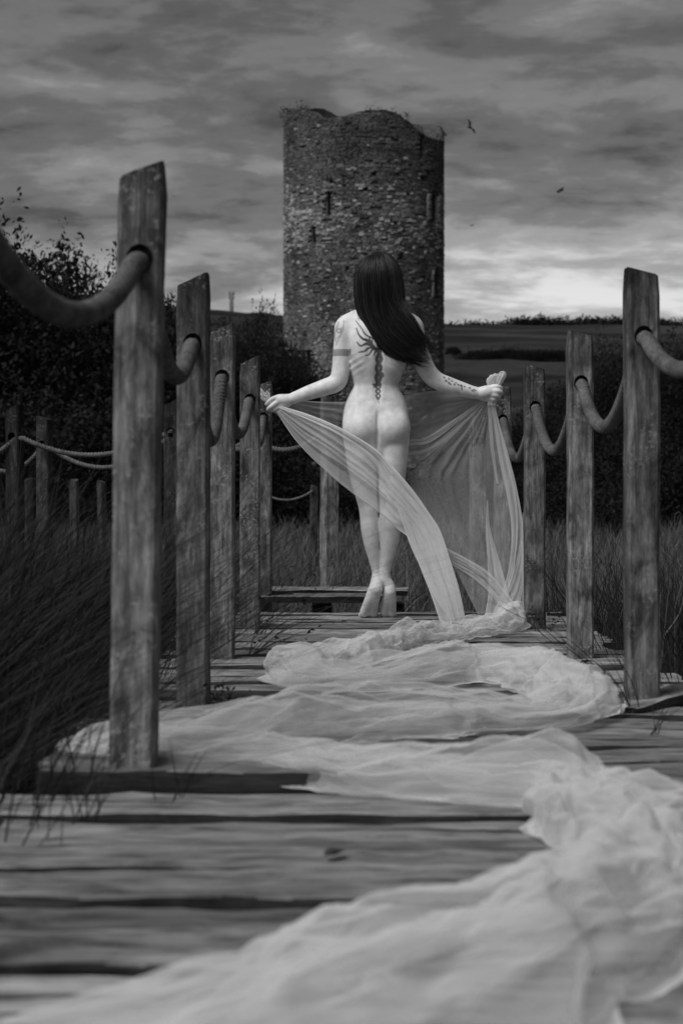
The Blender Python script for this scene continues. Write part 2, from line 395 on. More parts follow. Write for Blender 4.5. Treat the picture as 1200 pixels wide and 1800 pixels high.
# dressed jamb stones round the two arched windows
for u, v0, v1, w in (OPEN[3], OPEN[4]):
    t = tth(u); hw = w * PX / 2 / max(0.45, math.cos(t)); z0, z1 = tzt(v1, t), tzt(v0, t)
    sur = None; k = 0; zc = z0 + 0.05
    ends = (((-1, 0.14), (1, 0.14)) if u < 760 else ((-1, 0.1),))
    for sd, jw in ends:
        zc = z0 + 0.12
        while zc < z1 - 0.1:
            hh = rs.uniform(0.2, 0.34); ww = jw * rs.uniform(1.3, 2.4); tt = t + sd * (hw + ww / 2) / TR
            o = obj('jamb_stone', smes[k % 14], None, tow); k += 1; o.scale = (ww, 0.24, hh * 0.94); o.rotation_euler = (0, 0, tt)
            o.location = ((TR + 0.03) * math.sin(tt), -(TR + 0.03) * math.cos(tt), zc); q = rs.uniform(0.13, 0.22); o.color = (q, q, q, 1)
            zc += hh
# leaf quads, used for ivy tufts, shrubs and trees
def leaf_quads(cen, size, r, flat=0.0):
    n = len(cen); a = r.normal(size=(n, 3)); a /= np.linalg.norm(a, axis=1, keepdims=True)
    b = r.normal(size=(n, 3)); b -= a * (a * b).sum(1, keepdims=True); b /= np.linalg.norm(b, axis=1, keepdims=True)
    s = (size * r.uniform(0.6, 1.4, n))[:, None]
    V = np.stack([cen - a * s, cen + b * s * 0.45, cen + a * s, cen - b * s * 0.45], 1).reshape(-1, 3)
    return V, np.arange(n * 4).reshape(n, 4)
for i, (th_d, vv, spread, n) in enumerate([(-89, 199, 0.42, 90), (-80, 194, 0.25, 40), (-52, 191, 0.32, 70), (3, 191, 0.4, 24), (13, 192, 0.3, 20), (24, 200, 0.35, 40), (31, 211, 0.35, 60), (88, 241, 0.28, 80), (93, 252, 0.2, 40), (-92, 222, 0.14, 18)]):
    t = math.radians(th_d); cen = np.array([(TR - .1) * math.sin(t), -(TR - .1) * math.cos(t), float(tzt(vv, t)) - 0.05])
    parts = []; nst = max(5, n // 9)
    tips = cen + RNG.normal(0, 1, (nst, 3)) * np.array([spread * .5, .25, .11]) + np.array([0, 0, 0.08])
    for q in tips:
        b0 = cen + (q - cen) * np.array([.5, .5, 0]) + np.array([0, 0, -.15]); parts.append(tube(np.linspace(b0, q, 3), [.014, .01, .004], 4, False))
    lc = np.repeat(tips, n // nst, 0) + RNG.normal(0, .09, (nst * (n // nst), 3))
    parts.append(leaf_quads(lc, 0.055, RNG))
    me = mesh_np('wall_plant', *join(parts), False); tag(obj('wall_plant', me, MAT['leaf'], tow), kind='stuff')

# ------------------------------------------------------------------ boardwalk
walk = tag(empty('boardwalk', (0, 0, 0)), kind='structure')
def plank_mesh(length, width, thick, seed, seg=26):
    r = random.Random(seed); xs_ = np.linspace(0, length, seg)
    prof_ = [(-.47, -1), (-.5, -.06), (-.492, -.005), (-.2, 0), (.2, 0), (.492, -.005), (.5, -.06), (.47, -1)]
    V = []; e0 = [r.uniform(-.012, .012) for _ in prof_]; e1 = [r.uniform(-.012, .012) for _ in prof_]
    o1, o2, o3 = r.uniform(0, 99), r.uniform(0, 99), r.uniform(0, 99)
    for i, x in enumerate(xs_):
        for k, (a, b) in enumerate(prof_):
            xx = x + (e0[k] if i == 0 else e1[k] if i == seg - 1 else 0)
            wob = 0.004 * fbm(x * 2.2 + o1, (0 if a < 0 else 7)) + 0.004 * fbm(x * 9 + o2, (0 if a < 0 else 7))
            zz_ = thick * b + 0.006 * fbm(x * 1.1 + o3, a) + 0.004 * fbm(x * 8 + o3, a * 3)
            if abs(a) > .4 and b > -.5: zz_ -= 0.006 * max(0, fbm(x * 6 + o2, a * 5 + 3)); wob *= 1.4
            V.append((xx, a * width + (wob if abs(a) > .4 else 0), zz_))
    n = len(prof_); F = [tuple(int(q) for q in f) for f in grid_faces(seg, n, True)]
    F += [tuple(range(n - 1, -1, -1)), tuple((seg - 1) * n + i for i in range(n))]
    me = mesh_py('plank', V, F); fix_normals(me); me.polygons.foreach_set('use_smooth', [True] * len(me.polygons))
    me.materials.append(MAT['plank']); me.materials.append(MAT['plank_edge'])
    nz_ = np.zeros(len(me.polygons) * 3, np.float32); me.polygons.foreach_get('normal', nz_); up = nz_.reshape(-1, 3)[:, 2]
    me.polygons.foreach_set('material_index', (up < .5).astype(np.int32))          # plank tone on top, sides coloured darker as painted gap shade
    try: me.set_sharp_from_angle(angle=math.radians(38))
    except Exception: pass
    return me
rp = random.Random(11)
y = 1.55; k = 0
seams = [1.55, 1.76, 1.98, 2.17, 2.36, 2.54, 2.75, 3.00, 3.20, 3.445]
while seams[-1] < 8.75: seams.append(seams[-1] + rp.uniform(0.165, 0.235))
for i in range(len(seams) - 1):
    a, b = seams[i], seams[i + 1]; gap = rp.uniform(0.012, 0.02) if rp.random() < .6 else rp.uniform(0.02, 0.03)
    x0 = -0.62 + rp.uniform(-.05, .05); x1 = 1.02 + rp.uniform(-.05, .07)
    if abs(a - 2.36) < .01: gap = 0.042
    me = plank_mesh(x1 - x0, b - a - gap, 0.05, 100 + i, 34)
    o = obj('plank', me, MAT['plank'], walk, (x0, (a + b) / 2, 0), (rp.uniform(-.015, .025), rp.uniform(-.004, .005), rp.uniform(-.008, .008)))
    if abs(a - 3.445) < .01:                              # the sprung plank that stands proud beside the near left post
        o.location = (x0, (a + b) / 2, 0.052); o.rotation_euler = (0.03, math.asin(0.045 / (x1 - x0)), 0)
    else: o.location.z += (-.004, .002, -.003, .003, -.005, .001, .003)[i % 7] + rp.uniform(-.003, .003)
# loose thick plank lying along the right edge
for (u0, v0, Z0, u1, v1, Z1, w, t, sd) in ((1085, 1247, 4.75, 1330, 1212, 5.2, .12, .022, 7),):
    p0, p1 = at(u0, v0, Z0), at(u1, v1, Z1); p0.z = .020; p1.z = .07; d = p1 - p0
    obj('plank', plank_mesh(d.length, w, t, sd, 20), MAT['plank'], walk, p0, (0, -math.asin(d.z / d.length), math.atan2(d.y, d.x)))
# the raised, broken boards where the walk turns away behind her
for j, (u0, u1, Z0, w, t, zt, rz, sd) in enumerate(((452, 655, 9.52, .34, .030, .085, -.05, 301), (518, 680, 9.20, .26, .034, .072, .045, 302), (655, 716, 9.36, .30, .026, .092, -.05, 303), (455, 690, 9.82, .22, .03, .080, .015, 304), (380, 530, 9.18, .30, .03, .066, .03, 305))):
    p0 = at(u0, CV, Z0); ln = (u1 - u0) * Z0 / FPX
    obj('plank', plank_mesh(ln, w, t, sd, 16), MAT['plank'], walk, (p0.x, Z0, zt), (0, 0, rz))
for x_, y_, l_ in ((-.1, 9.5, .4), (.27, 9.45, .25), (-.5, 9.5, .4)):
    me = plank_mesh(l_, .1, .3, int(x_ * 100) + 400, 4); obj('joist', me, MAT['joist'], walk, (x_, y_ - l_ / 2, 0.02), (0, 0, math.pi / 2))
for x_ in (-.45, .1, .85):
    me = plank_mesh(7.3, .09, .16, int(x_ * 100) + 500, 8); obj('joist', me, MAT['joist'], walk, (x_, 1.5, -0.062), (0, 0, math.pi / 2))
# side walk going off to the left behind the rushes
for j in range(16):
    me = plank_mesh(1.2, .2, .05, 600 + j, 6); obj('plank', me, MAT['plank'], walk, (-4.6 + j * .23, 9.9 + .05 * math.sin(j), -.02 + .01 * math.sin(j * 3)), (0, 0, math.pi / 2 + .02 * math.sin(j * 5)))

# ------------------------------------------------------------------ timber posts with a rope hole
PW = 0.086; HOLE_DOWN = 0.175; HOLE_R = 0.0255
def post_mesh(slope, seed, height=1.14, foot=0.5, w=PW, hole=True, hole_x=0.0):
    r = random.Random(seed); nz = 30; c = 0.008; h = w / 2
    ringp = [(-h + c, -h), (-h / 3, -h), (h / 3, -h), (h - c, -h), (h, -h + c), (h, -h / 3), (h, h / 3), (h, h - c), (h - c, h), (h / 3, h), (-h / 3, h), (-h + c, h), (-h, h - c), (-h, h / 3), (-h, -h / 3), (-h, -h + c)]
    V = []; n = len(ringp); o1 = r.uniform(0, 99)
    zs = np.linspace(-foot, height, nz)
    for i, z_ in enumerate(zs):
        f = (z_ + foot) / (height + foot)
        for x, y_ in ringp:
            zt = z_
            if f > .8: zt += (f - .8) / .2 * (x / w) * slope + (f - .8) / .2 * .004 * fbm(x * 40 + o1, y_ * 40)
            k = 1 + 0.02 * fbm(z_ * 3 + o1, 1) + (.03 * fbm(z_ * 25 + o1, x * 30, y_ * 30) if abs(x) > h * .8 and abs(y_) > h * .8 else 0)
            if i == nz - 1: k *= 0.93
            V.append((x * k + .004 * fbm(z_ * 1.2 + o1, 5), y_ * k + .004 * fbm(z_ * 1.2 + o1, 9), zt))
    F = [tuple(int(q) for q in f) for f in grid_faces(nz, n, True)] + [tuple(range(n)), tuple((nz - 1) * n + i for i in range(n))]
    me = mesh_py('timber_post', V, F)
    if hole:
        zc = height - HOLE_DOWN; a = np.arange(14) / 14 * 2 * np.pi
        vs = []; fs = []
        for k, (s0, s1) in enumerate(((-1, -.12), (.12, 1))):
            vs += [(hole_x + HOLE_R * math.cos(t), s * w, zc + HOLE_R * 1.15 * math.sin(t)) for s in (s0, s1) for t in a]
            fs += [tuple(28 * k + i for i in range(14)), tuple(28 * k + i for i in range(27, 13, -1))] + [(28 * k + i, 28 * k + 14 + i, 28 * k + 14 + (i + 1) % 14, 28 * k + (i + 1) % 14) for i in range(14)]
        me = boolean(me, mesh_py('cut', vs, fs), 'timber_post')
    me.polygons.foreach_set('use_smooth', [True] * len(me.polygons))
    try: me.set_sharp_from_angle(angle=math.radians(35))
    except Exception: pass
    return me
PL = [post_mesh(0.036, s) for s in (1, 2)]; PR = [post_mesh(-0.024, s) for s in (3, 4)]
HZ = 1.14 - HOLE_DOWN
LEFT = [(None, 2.10), (231, 3.49), (337, 4.88), (389, 6.29), (438, 7.79), (462, 9.22)]
RIGHT = [(None, 3.36), (1132, 4.82), (1022, 6.29), (941, 7.76), (884, 9.24)]
lz = [0.03, .053, .008, .0096, .012, .0]; rz_ = [.03, .022, -.01, -.02, -.01]
llab = ['left row post standing between the camera and the large near post',
        'large pale weathered post in the left foreground, nearest and tallest of the left row',
        'second post of the left row, just right of the large near post',
        'third post of the left row, dark patchy wood with rope hanging down its face',
        'fourth post of the left row, beside her left hand holding the veil',
        'narrow sliver of post hidden right behind the fourth left post']
rlab = ['right row post outside the picture, nearest the camera',
        'nearest visible post of the right row, tall and grey at the right edge',
        'second post of the right row, with lichen spots and a dark rope hole',
        'third post of the right row, between lichen post and the hanging veil',
        'blotchy lichened post just below her right hand, partly behind the veil']
lpos, rpos = [], []
for i, (u, Z) in enumerate(LEFT):
    X = -.49 if u is None else (u - CU) * Z / FPX
    o = obj('timber_post', PL[i % 2], MAT['post'], None, (X, Z + PW / 2, lz[i]), (0, 0.0155 if i == 1 else 0.003, 0.02 * math.sin(i * 2)))
    if i == 1: o.scale = (1.03, 1.03, 1)
    tag(o, llab[i], 'post', 'posts of the left row along the boardwalk'); lpos.append((X + (0.0155 * HZ if i == 1 else 0), Z, lz[i] + HZ))
for i, (u, Z) in enumerate(RIGHT):
    X = .80 if u is None else (u - CU) * Z / FPX
    o = obj('timber_post', PR[i % 2], MAT['post'], None, (X, Z + PW / 2, rz_[i]), (0, -0.002, 0.02 * math.sin(i * 3)))
    tag(o, rlab[i], 'post', 'posts of the right row along the boardwalk'); rpos.append((X, Z, rz_[i] + HZ))
# ------------------------------------------------------------------ ropes
def rope_mesh(pts, rad, pitch, step=0.0026, ns_=24):
    L_ = np.linalg.norm(np.diff(pts, axis=0), axis=1).sum(); P = resample(pts, max(4, int(L_ / step)))
    T, U, B = frames(P, (1, 0, 0.01) if abs(P[-1][0] - P[0][0]) < abs(P[-1][1] - P[0][1]) else (0, 1, 0.01))
    s = np.linspace(0, L_, len(P)); a = np.arange(ns_) / ns_ * 2 * np.pi
    tw = 2 * np.pi * s / pitch
    r_ = rad * (0.66 + 0.34 * np.abs(np.cos(1.5 * (a[None] - tw[:, None]))) ** 0.8)
    V = P[:, None] + r_[..., None] * (np.cos(a)[None, :, None] * U[:, None] + np.sin(a)[None, :, None] * B[:, None])
    return mesh_np('rope', V.reshape(-1, 3), grid_faces(len(P), ns_, True))
def rope_path(pos, sags, back=0.1):
    out = []
    for i in range(len(pos) - 1):
        p, q = np.array(pos[i]), np.array(pos[i + 1]); t = np.linspace(0, 1, 30, endpoint=False)
        # inside the post level, then drooping freely
        w = np.clip((t - 0.05) / 0.9, 0, 1); c = p + (q - p) * t[:, None]; c[:, 1] += PW / 2
        c[:, 2] -= sags[i] * (4 * w * (1 - w)) ** 0.92 + 0.006
        out.append(c)
    e = np.array(pos[-1]) + np.array([0, PW / 2, -.006]); out.append(e[None]); return np.vstack(out)
lp = rope_path(lpos, [.15, .14, .23, .16, .15]); rp2 = rope_path(rpos, [.13, .185, .20, .20])
tag(obj('rope', rope_mesh(lp, .0215, .072), MAT['rope']), 'thick twisted rope threaded through the left row posts', 'rope', 'ropes strung through the posts')
tag(obj('rope', rope_mesh(rp2, .0215, .072), MAT['rope']), 'thick twisted rope threaded through the right row posts', 'rope', 'ropes strung through the posts')

# farther posts and ropes of the side walk
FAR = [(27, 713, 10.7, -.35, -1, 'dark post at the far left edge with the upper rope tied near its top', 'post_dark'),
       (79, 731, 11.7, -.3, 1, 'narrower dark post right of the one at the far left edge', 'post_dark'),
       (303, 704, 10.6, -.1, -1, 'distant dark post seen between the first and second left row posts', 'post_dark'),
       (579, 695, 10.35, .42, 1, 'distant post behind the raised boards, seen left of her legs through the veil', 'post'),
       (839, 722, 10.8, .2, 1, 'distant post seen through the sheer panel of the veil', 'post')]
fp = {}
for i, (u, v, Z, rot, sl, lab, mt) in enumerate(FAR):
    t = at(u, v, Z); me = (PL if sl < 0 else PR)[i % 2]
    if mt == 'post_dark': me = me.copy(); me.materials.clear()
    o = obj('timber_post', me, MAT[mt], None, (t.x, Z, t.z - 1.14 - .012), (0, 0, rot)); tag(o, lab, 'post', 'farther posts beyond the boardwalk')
    fp[i] = np.array([t.x, Z, t.z - 1.14 + HZ])
def sag_line(p, q, s, n=26):
    t = np.linspace(0, 1, n)[:, None]; c = p + (q - p) * t; c[:, 2:] -= s * 4 * t * (1 - t); return c
far_r = [np.vstack([sag_line(np.array(at(-60, 800, 10.5)), fp[0] + np.array([0, 0, -.02]), .05), sag_line(fp[0] + np.array([.02, -.05, .0]), fp[2] + np.array([0, -.02, -.0]), .13)[1:], sag_line(fp[2], np.array(at(390, 790, 10.5)), .12)[1:], sag_line(np.array(at(390, 790, 10.5)), np.array(at(463, 783, 10.4)), .01)[1:], sag_line(np.array(at(463, 783, 10.4)), fp[3] + np.array([0, 0, 0.0]), .07)[1:]]),
         np.vstack([sag_line(np.array(at(-60, 770, 11.9)), fp[1], .2), sag_line(fp[1], np.array(at(300, 765, 11.5)), .18)[1:], sag_line(np.array(at(300, 765, 11.5)), np.array(at(440, 770, 11.0)), .1)[1:]])]
for k_, (pth, lab) in enumerate(zip(far_r, ('upper thin twisted rope sagging between the far left posts', 'lower thin twisted rope behind the far left posts'))):
    me = rope_mesh(pth, .016, .06, .0035, 18); o = obj('rope', me, MAT['rope']); tag(o, lab, 'rope', 'ropes strung through the posts')
# little far posts in the marsh with slack wire rope
lab5 = ['low grey stump post in the marsh between the two far left posts', 'low weathered stump post with split top far behind the left grass', 'low stump post almost hidden behind the large near post', 'small distant post carrying slack rope left of the veil']
sm = post_mesh(0.02, 21, 0.8, .4, .075, False)
tips = []
for i, (u, v, Z) in enumerate(((52, 842, 17), (132, 844, 17), (181, 846, 19), (550, 854, 19))):
    p = at(u, v, Z); o = obj('marsh_post', sm, MAT['post_dark' if i < 3 else 'post'], None, (p.x, Z, p.z - .8), (0, .03 * math.sin(i * 4), .4 + i)); tag(o, lab5[i], 'post', 'small posts out in the marsh'); tips.append(np.array(p))
ms = np.vstack([sag_line(np.array(at(455, 862, 19)), tips[3] - np.array([0, .06, .05]), .1)])
V, F = tube(ms, .012, 6); tag(obj('slack_rope', mesh_np('slack_rope', V, F), MAT['rope']), 'thin slack rope hanging from the small distant marsh post', 'rope')

# ------------------------------------------------------------------ trees and shrubs
def crown_mesh(seed, n_clump, n_leaf, size, squash=1.0, low=False):
    r = np.random.default_rng(seed); C = []
    for _ in range(n_clump):
        d = r.normal(size=3); d /= np.linalg.norm(d); d[2] = abs(d[2]) * 1.0 - (0.55 if low else 0.35)
        C.append(d * r.uniform(0.35, 1.0) * np.array([1, 1, squash]))
    C = np.array(C); idx = r.integers(0, n_clump, n_leaf)
    rad = r.uniform(0.15, 0.36, n_clump)[idx]
    d = r.normal(size=(n_leaf, 3)); d /= np.linalg.norm(d, axis=1, keepdims=True)
    P = C[idx] + d * (rad * r.uniform(0.3, 1.0, n_leaf) ** 0.5)[:, None] * np.array([1, 1, .8])
    sprig = r.integers(0, n_clump, 26); extra = []
    for s in sprig:                                    # thin shoots that break the outline
        q = C[s]; dirn = q + np.array([0, 0, .7]); dirn /= np.linalg.norm(dirn) + 1e-6
        tt = r.uniform(0.1, 0.42, 22)[:, None]; extra.append(q + dirn * tt + r.normal(0, .018, (22, 3)))
    P = np.vstack([P] + extra)
    V, F = leaf_quads(P, size, r)
    return mesh_np('crown', V, F, False), C
def trunk_mesh(seed, C, hgt):
    r = np.random.default_rng(seed); parts = []
    z = np.linspace(-0.9 - hgt, 0.15, 8); pts = np.stack([.03 * np.sin(z * 3), .03 * np.cos(z * 2), z], 1)
    parts.append(tube(pts, np.linspace(.075, .03, 8), 7))
    for c in C[r.permutation(len(C))[:9]]:
        b = np.array([0, 0, r.uniform(-0.9, -0.2)]); mid_ = (b + c) / 2 + np.array([0, 0, .08]); parts.append(tube(curve_pts([b, mid_, c], 6), np.linspace(.03, .008, 6), 5))
    return mesh_np('trunk', *join(parts))
TV = []
for i in range(4):
    cm, C = crown_mesh(40 + i, 120 + 8 * i, 30000, .019 + .0015 * i, 1.15 - .1 * i, i >= 2); tm = trunk_mesh(60 + i, C, .35 if i < 2 else .1); TV.append((cm, tm))
def tree(name, label, group, u, vtop, Z, rx, rz2, var, rot, mat='leaf', cat='tree', tone=None):
    p = at(u, vtop, Z); root = empty(name, (p.x, Z, float(terrain_z(np.array(p.x), np.array(Z)))))
    tag(root, label, cat, group)
    cz = p.z - root.location.z - rz2 * 0.93
    for part, me in (('crown', TV[var][0]), ('trunk', TV[var][1])):
        mm = me
        key = part + mat + str(var)
        if part == 'crown':
            if key not in MAT: MAT[key] = me.copy(); MAT[key].materials.clear(); MAT[key].materials.append(MAT[mat])
            mm = MAT[key]
        elif not me.materials: me.materials.append(MAT['bark'])
        o = obj(part, mm, None, root, (0, 0, cz), (0, 0, rot)); s = rz2
        o.scale = (rx, rx, rz2 if part == 'crown' else max(rz2, cz / 1.15))
    return root
gL = 'trees of the dark wood on the left'
tree('broadleaf_tree', 'tallest dark tree at the left edge behind the near rope', gL, -40, 372, 38, 3.4, 3.9, 0, .3)
tree('broadleaf_tree', 'dark bushy tree with feathery top just left of the large near post', gL, 75, 402, 41, 2.9, 3.6, 1, 1.9)
tree('broadleaf_tree', 'dark tree whose pale top slopes down behind the large near post', gL, 150, 440, 43, 2.6, 3.3, 0, 4.0, 'leaf_pale')
tree('broadleaf_tree', 'dark tree in the gap between the first and second left posts', gL, 250, 490, 45, 2.4, 3.0, 1, 2.6)
tree('broadleaf_tree', 'low dark tree rising behind the second left post', gL, 320, 528, 47, 2.2, 2.7, 0, 5.2)
tree('broadleaf_tree', 'dark rounded tree with spiky top close against the tower left side', gL, 458, 516, 58, 1.7, 3.6, 1, 0.9, 'leaf_pale')
tree('broadleaf_tree', 'small dark tree between the third post and the tree by the tower', gL, 395, 560, 56, 1.9, 3.0, 0, 2.2)
tree('broadleaf_tree', 'broad dark tree low against the foot of the tower', gL, 500, 585, 60, 2.2, 3.2, 1, 3.3)
gS = 'scrub bushes at the foot of the wood'
for i, (u, v, Z, rx, rz2, lab) in enumerate(((-30, 600, 30, 2.6, 2.2, 'dark scrub bush at the left edge under the tall trees'), (110, 610, 31, 2.4, 2.2, 'dark scrub bush below the feathery tree on the left'),
        (240, 620, 32, 2.2, 2.1, 'dark scrub bush seen behind the large near post'), (350, 640, 33, 2.0, 2.0, 'dark scrub bush between second and third left posts'),
        (450, 660, 34, 1.8, 2.0, 'dark scrub bush behind the fourth left post'), (530, 775, 33, 1.3, 1.2, 'low scrub bush under the veil left of the distant post'), (620, 790, 35, 1.4, 1.2, 'low scrub bush behind her knees'))):
    tree('scrub_bush', lab, gS, u, v, Z, rx, rz2, 2 + i % 2, i * 1.3, 'leaf', 'bush')
gR = 'trees and bushes on the right'
for i, (u, v, Z, rx, rz2, lab) in enumerate(((1215, 562, 40, 1.7, 2.8, 'dark tree at the right edge behind the tall grey post'), (1120, 560, 43, 1.5, 2.7, 'dark tree right behind the tall grey post'),
        (1055, 570, 46, 1.3, 2.7, 'feathery topped dark tree left of the tall grey post'), (1010, 596, 62, 2.0, 3.4, 'dark bush behind the lichen spotted post'),
        (1080, 690, 33, 1.6, 2.0, 'dark bush between the two nearest right posts'), (1190, 700, 31, 1.7, 2.0, 'dark bush low at the right edge'), (955, 662, 55, 1.7, 2.6, 'dark bush behind the third right post'), (890, 770, 36, 1.2, 1.4, 'low dark bush right of the veil'), (1010, 790, 29, 1.5, 1.4, 'low dark bush between second and third right posts'), (800, 790, 38, 1.5, 1.3, 'low dark bush seen through the veil'), (720, 800, 38, 1.5, 1.2, 'low dark bush right of her thighs'))):
    tree('broadleaf_tree' if i < 3 else 'scrub_bush', lab, gR, u, v, Z, rx, rz2, (i % 2) if i < 3 else 2 + i % 2, i * 1.1 + .4, 'leaf_pale' if i == 2 else 'leaf', 'tree' if i < 3 else 'bush')
gH = 'hedgerow bushes in the far field'
for i, (u, v, Z, rx, rz2, lab) in enumerate(((797, 604, 470, 2.4, 2.0, 'small round bush standing alone in the far field right of the tower'), (850, 600, 450, 7, 4.2, 'left bush of the far hedgerow right of the tower'),
        (893, 598, 452, 7, 4.6, 'second bush of the far hedgerow right of the tower'), (940, 600, 450, 7, 4.4, 'third bush of the far hedgerow, above the third right post'), (985, 602, 448, 7, 4.2, 'right end bush of the far hedgerow by the lichen post'))):
    tree('hedge_bush', lab, gH, u, v, Z, rx, rz2, 2 + i % 2, i * 1.7, 'leaf', 'bush')
# far ridge wood: one mass
r = np.random.default_rng(3); P = []
for u, vt, dens in [(x, np.interp(x, [780, 880, 905, 950, 1000, 1060, 1200, 1400], [571, 569, 562, 560, 563, 561, 566, 570]), 1) for x in np.linspace(840, 1500, 110)] + [(x, 568 + 2 * math.sin(x), 1) for x in np.linspace(792, 850, 9)]:
    Z = r.uniform(860, 900); p = np.array(at(u, vt + r.uniform(-1.5, 3), Z)); h = 12 if u > 900 else 3
    n = 420 if u > 900 else 60
    q = p + r.normal(size=(n, 3)) * np.array([2.6 if u > 880 else 1.2, 2, 1.0]) - np.array([0, 0, 1]) * r.uniform(0, h, (n, 1)); P.append(q)
V, F = leaf_quads(np.vstack(P), 0.8, r); tag(obj('far_wood', mesh_np('far_wood', V, F, False), MAT['leaf']), 'dark line of woodland along the far ridge', 'wood', kind='stuff')
# mast on the left ridge
p = at(407, 513, 880); z0 = float(terrain_z(np.array(p.x), np.array(880.0))); H = p.z - z0
mast = empty('radio_mast', (p.x, 880, z0)); tag(mast, 'tiny radio mast with antennas on the left ridge beside the wood', 'mast')
V, F = join([tube(np.array([[dx, dy, -1], [dx, dy, H]]), .28, 5) for dx, dy in ((-.7, 0), (.7, 0), (0, .9))]); obj('lattice_leg', mesh_np('lattice_leg', V, F), MAT['steel'], mast)
for k_, (dx, dz) in enumerate(((-1.1, -.3), (1.1, -.3), (-1.0, -2.2), (1.0, -2.2))):
    V, F = tube(np.array([[dx, 0, H + dz - 1.2], [dx, 0, H + dz + .6]]), .35, 6); obj('antenna_panel', mesh_np('antenna_panel', V, F), MAT['steel'], mast)

# ------------------------------------------------------------------ grasses
def blades(n, xr, yr, hr, lean, width, seed, zf=None, keep=None, bend=.5):
    r = np.random.default_rng(seed); x = r.uniform(*xr, n); y = r.uniform(*yr, n)
    if keep is not None:
        k = keep(x, y, r); x, y = x[k], y[k]; n = len(x)
    z = terrain_z(x, y) if zf is None else np.full(n, zf)
    h = r.uniform(*hr, n) * (0.8 + 0.35 * np.sin(x * 2.1 + 1.3 * np.sin(y * 1.7)) ** 2)
    dx = lean[0] + r.normal(0, .34, n) + .25 * np.sin(x * 3.1 + y * 1.3); dy = lean[1] + r.normal(0, .34, n)
    w = width * r.uniform(.6, 1.3, n); ang = r.uniform(-.9, .9, n); wx, wy = np.cos(ang) * w, np.sin(ang) * w
    V = np.zeros((n, 8, 3)); ts = (0, .35, .7, 1.0)
    for i, t in enumerate(ts):
        b = t * (1 - bend) + bend * t * t
        c = np.stack([x + dx * h * b, y + dy * h * b, z + h * t * (1 - .25 * t * np.minimum(1, dx * dx + dy * dy))], 1)
        k = (1, .9, .6, .12)[i]; o = np.stack([wx * k, wy * k, 0 * w], 1)
        V[:, 2 * i] = c - o; V[:, 2 * i + 1] = c + o
    f = np.array([[0, 1, 3, 2], [2, 3, 5, 4], [4, 5, 7, 6]])
    F = (np.arange(n)[:, None, None] * 8 + f[None]).reshape(-1, 4)
    return V.reshape(-1, 3), F
V, F = join([blades(15000, (-3.4, -.80), (1.9, 7.5), (.5, 1.08), (.5, -.1), .0022, 1, None, lambda x, y, r: (x < -.98) | (y > 4.2)), blades(9000, (-6, -.7), (7.5, 10.8), (.4, .85), (.42, 0), .0028, 2),
             blades(1100, (-.85, -.60), (4.4, 9.2), (.3, .7), (.35, 0), .0018, 3), blades(90, (-.75, -.45), (2.9, 4.2), (.15, .35), (.1, 0), .0016, 33, -.02)])
tag(obj('rush_grass', mesh_np('rush_grass', V, F), MAT['grass_dark']), 'tall dark rushes leaning right along the left side of the boardwalk', 'grass', kind='stuff')
V, F = join([blades(7000, (1.04, 3.6), (3.6, 10), (.35, .8), (.05, 0), .0022, 4), blades(700, (.98, 1.12), (4.2, 9), (.2, .5), (-.1, 0), .0018, 5)])
tag(obj('reed_grass', mesh_np('reed_grass', V, F), MAT['grass_dark']), 'dark upright reeds along the right side of the boardwalk', 'grass', kind='stuff')
V, F = join([blades(16000, (-3.2, 3.8), (10.1, 16), (.28, .62), (.1, 0), .003, 6), blades(22000, (-6.5, 8), (16, 30), (.3, .65), (.1, 0), .006, 7), blades(9000, (-12, 14), (30, 48), (.35, .7), (.1, 0), .012, 8)])
tag(obj('meadow_grass', mesh_np('meadow_grass', V, F), MAT['grass_dry']), 'rough pale meadow grass beyond the end of the boardwalk', 'grass', kind='stuff')

# ------------------------------------------------------------------ birds
def bird(u, v, Z, span, bank, yaw, fold, label):
    p = at(u, v, Z); root = empty('bird', p, (bank * .3, bank, yaw)); tag(root, label, 'bird', 'birds over the tower')
    t = np.linspace(0, 1, 9); pts = np.stack([0 * t, (t - .4) * span * .42, 0.02 * span * np.sin(t * 3)], 1)
    rad = span * np.interp(t, [0, .12, .4, .7, .85, 1], [.02, .055, .075, .05, .03, .04]); V, F = tube(pts, rad, 8); obj('body', mesh_np('body', V, F), MAT['bird'], root)
    for s in (-1, 1):
        a = np.linspace(0, 1, 7); ch = span * np.interp(a, [0, .3, .7, 1], [.13, .17, .13, .03]); V = []
        for i, q in enumerate(a):
            xx = s * span * .5 * q * math.cos(fold); z_ = span * .5 * math.sin(fold) * (q if q < .5 else 1 - q * .4 - .3 + .0); yy = .02 * span - .10 * span * max(0, q - .45)
            for dy, dz in ((ch[i], .006 * span), (0, .012 * span), (-ch[i] * .9, .003 * span), (0, -.004 * span)): V.append((xx, yy + dy, z_ + dz))
        obj('wing', mesh_np('wing', np.array(V), grid_faces(7, 4, True)), MAT['bird'], root)
    return root
bird(825, 224, 70, .75, 1.0, .6, .6, 'black bird banking on its side just right of the tower top')
bird(985, 335, 70, .65, -.5, 1.1, .15, 'black bird gliding alone in the sky above the right posts')
bird(830, 396, 90, .42, -.2, .5, .3, 'tiny bird low in the sky between tower and bright clouds')
bird(305, 345, 90, .26, .3, .2, .2, 'tiny speck of a bird right of the large near post')
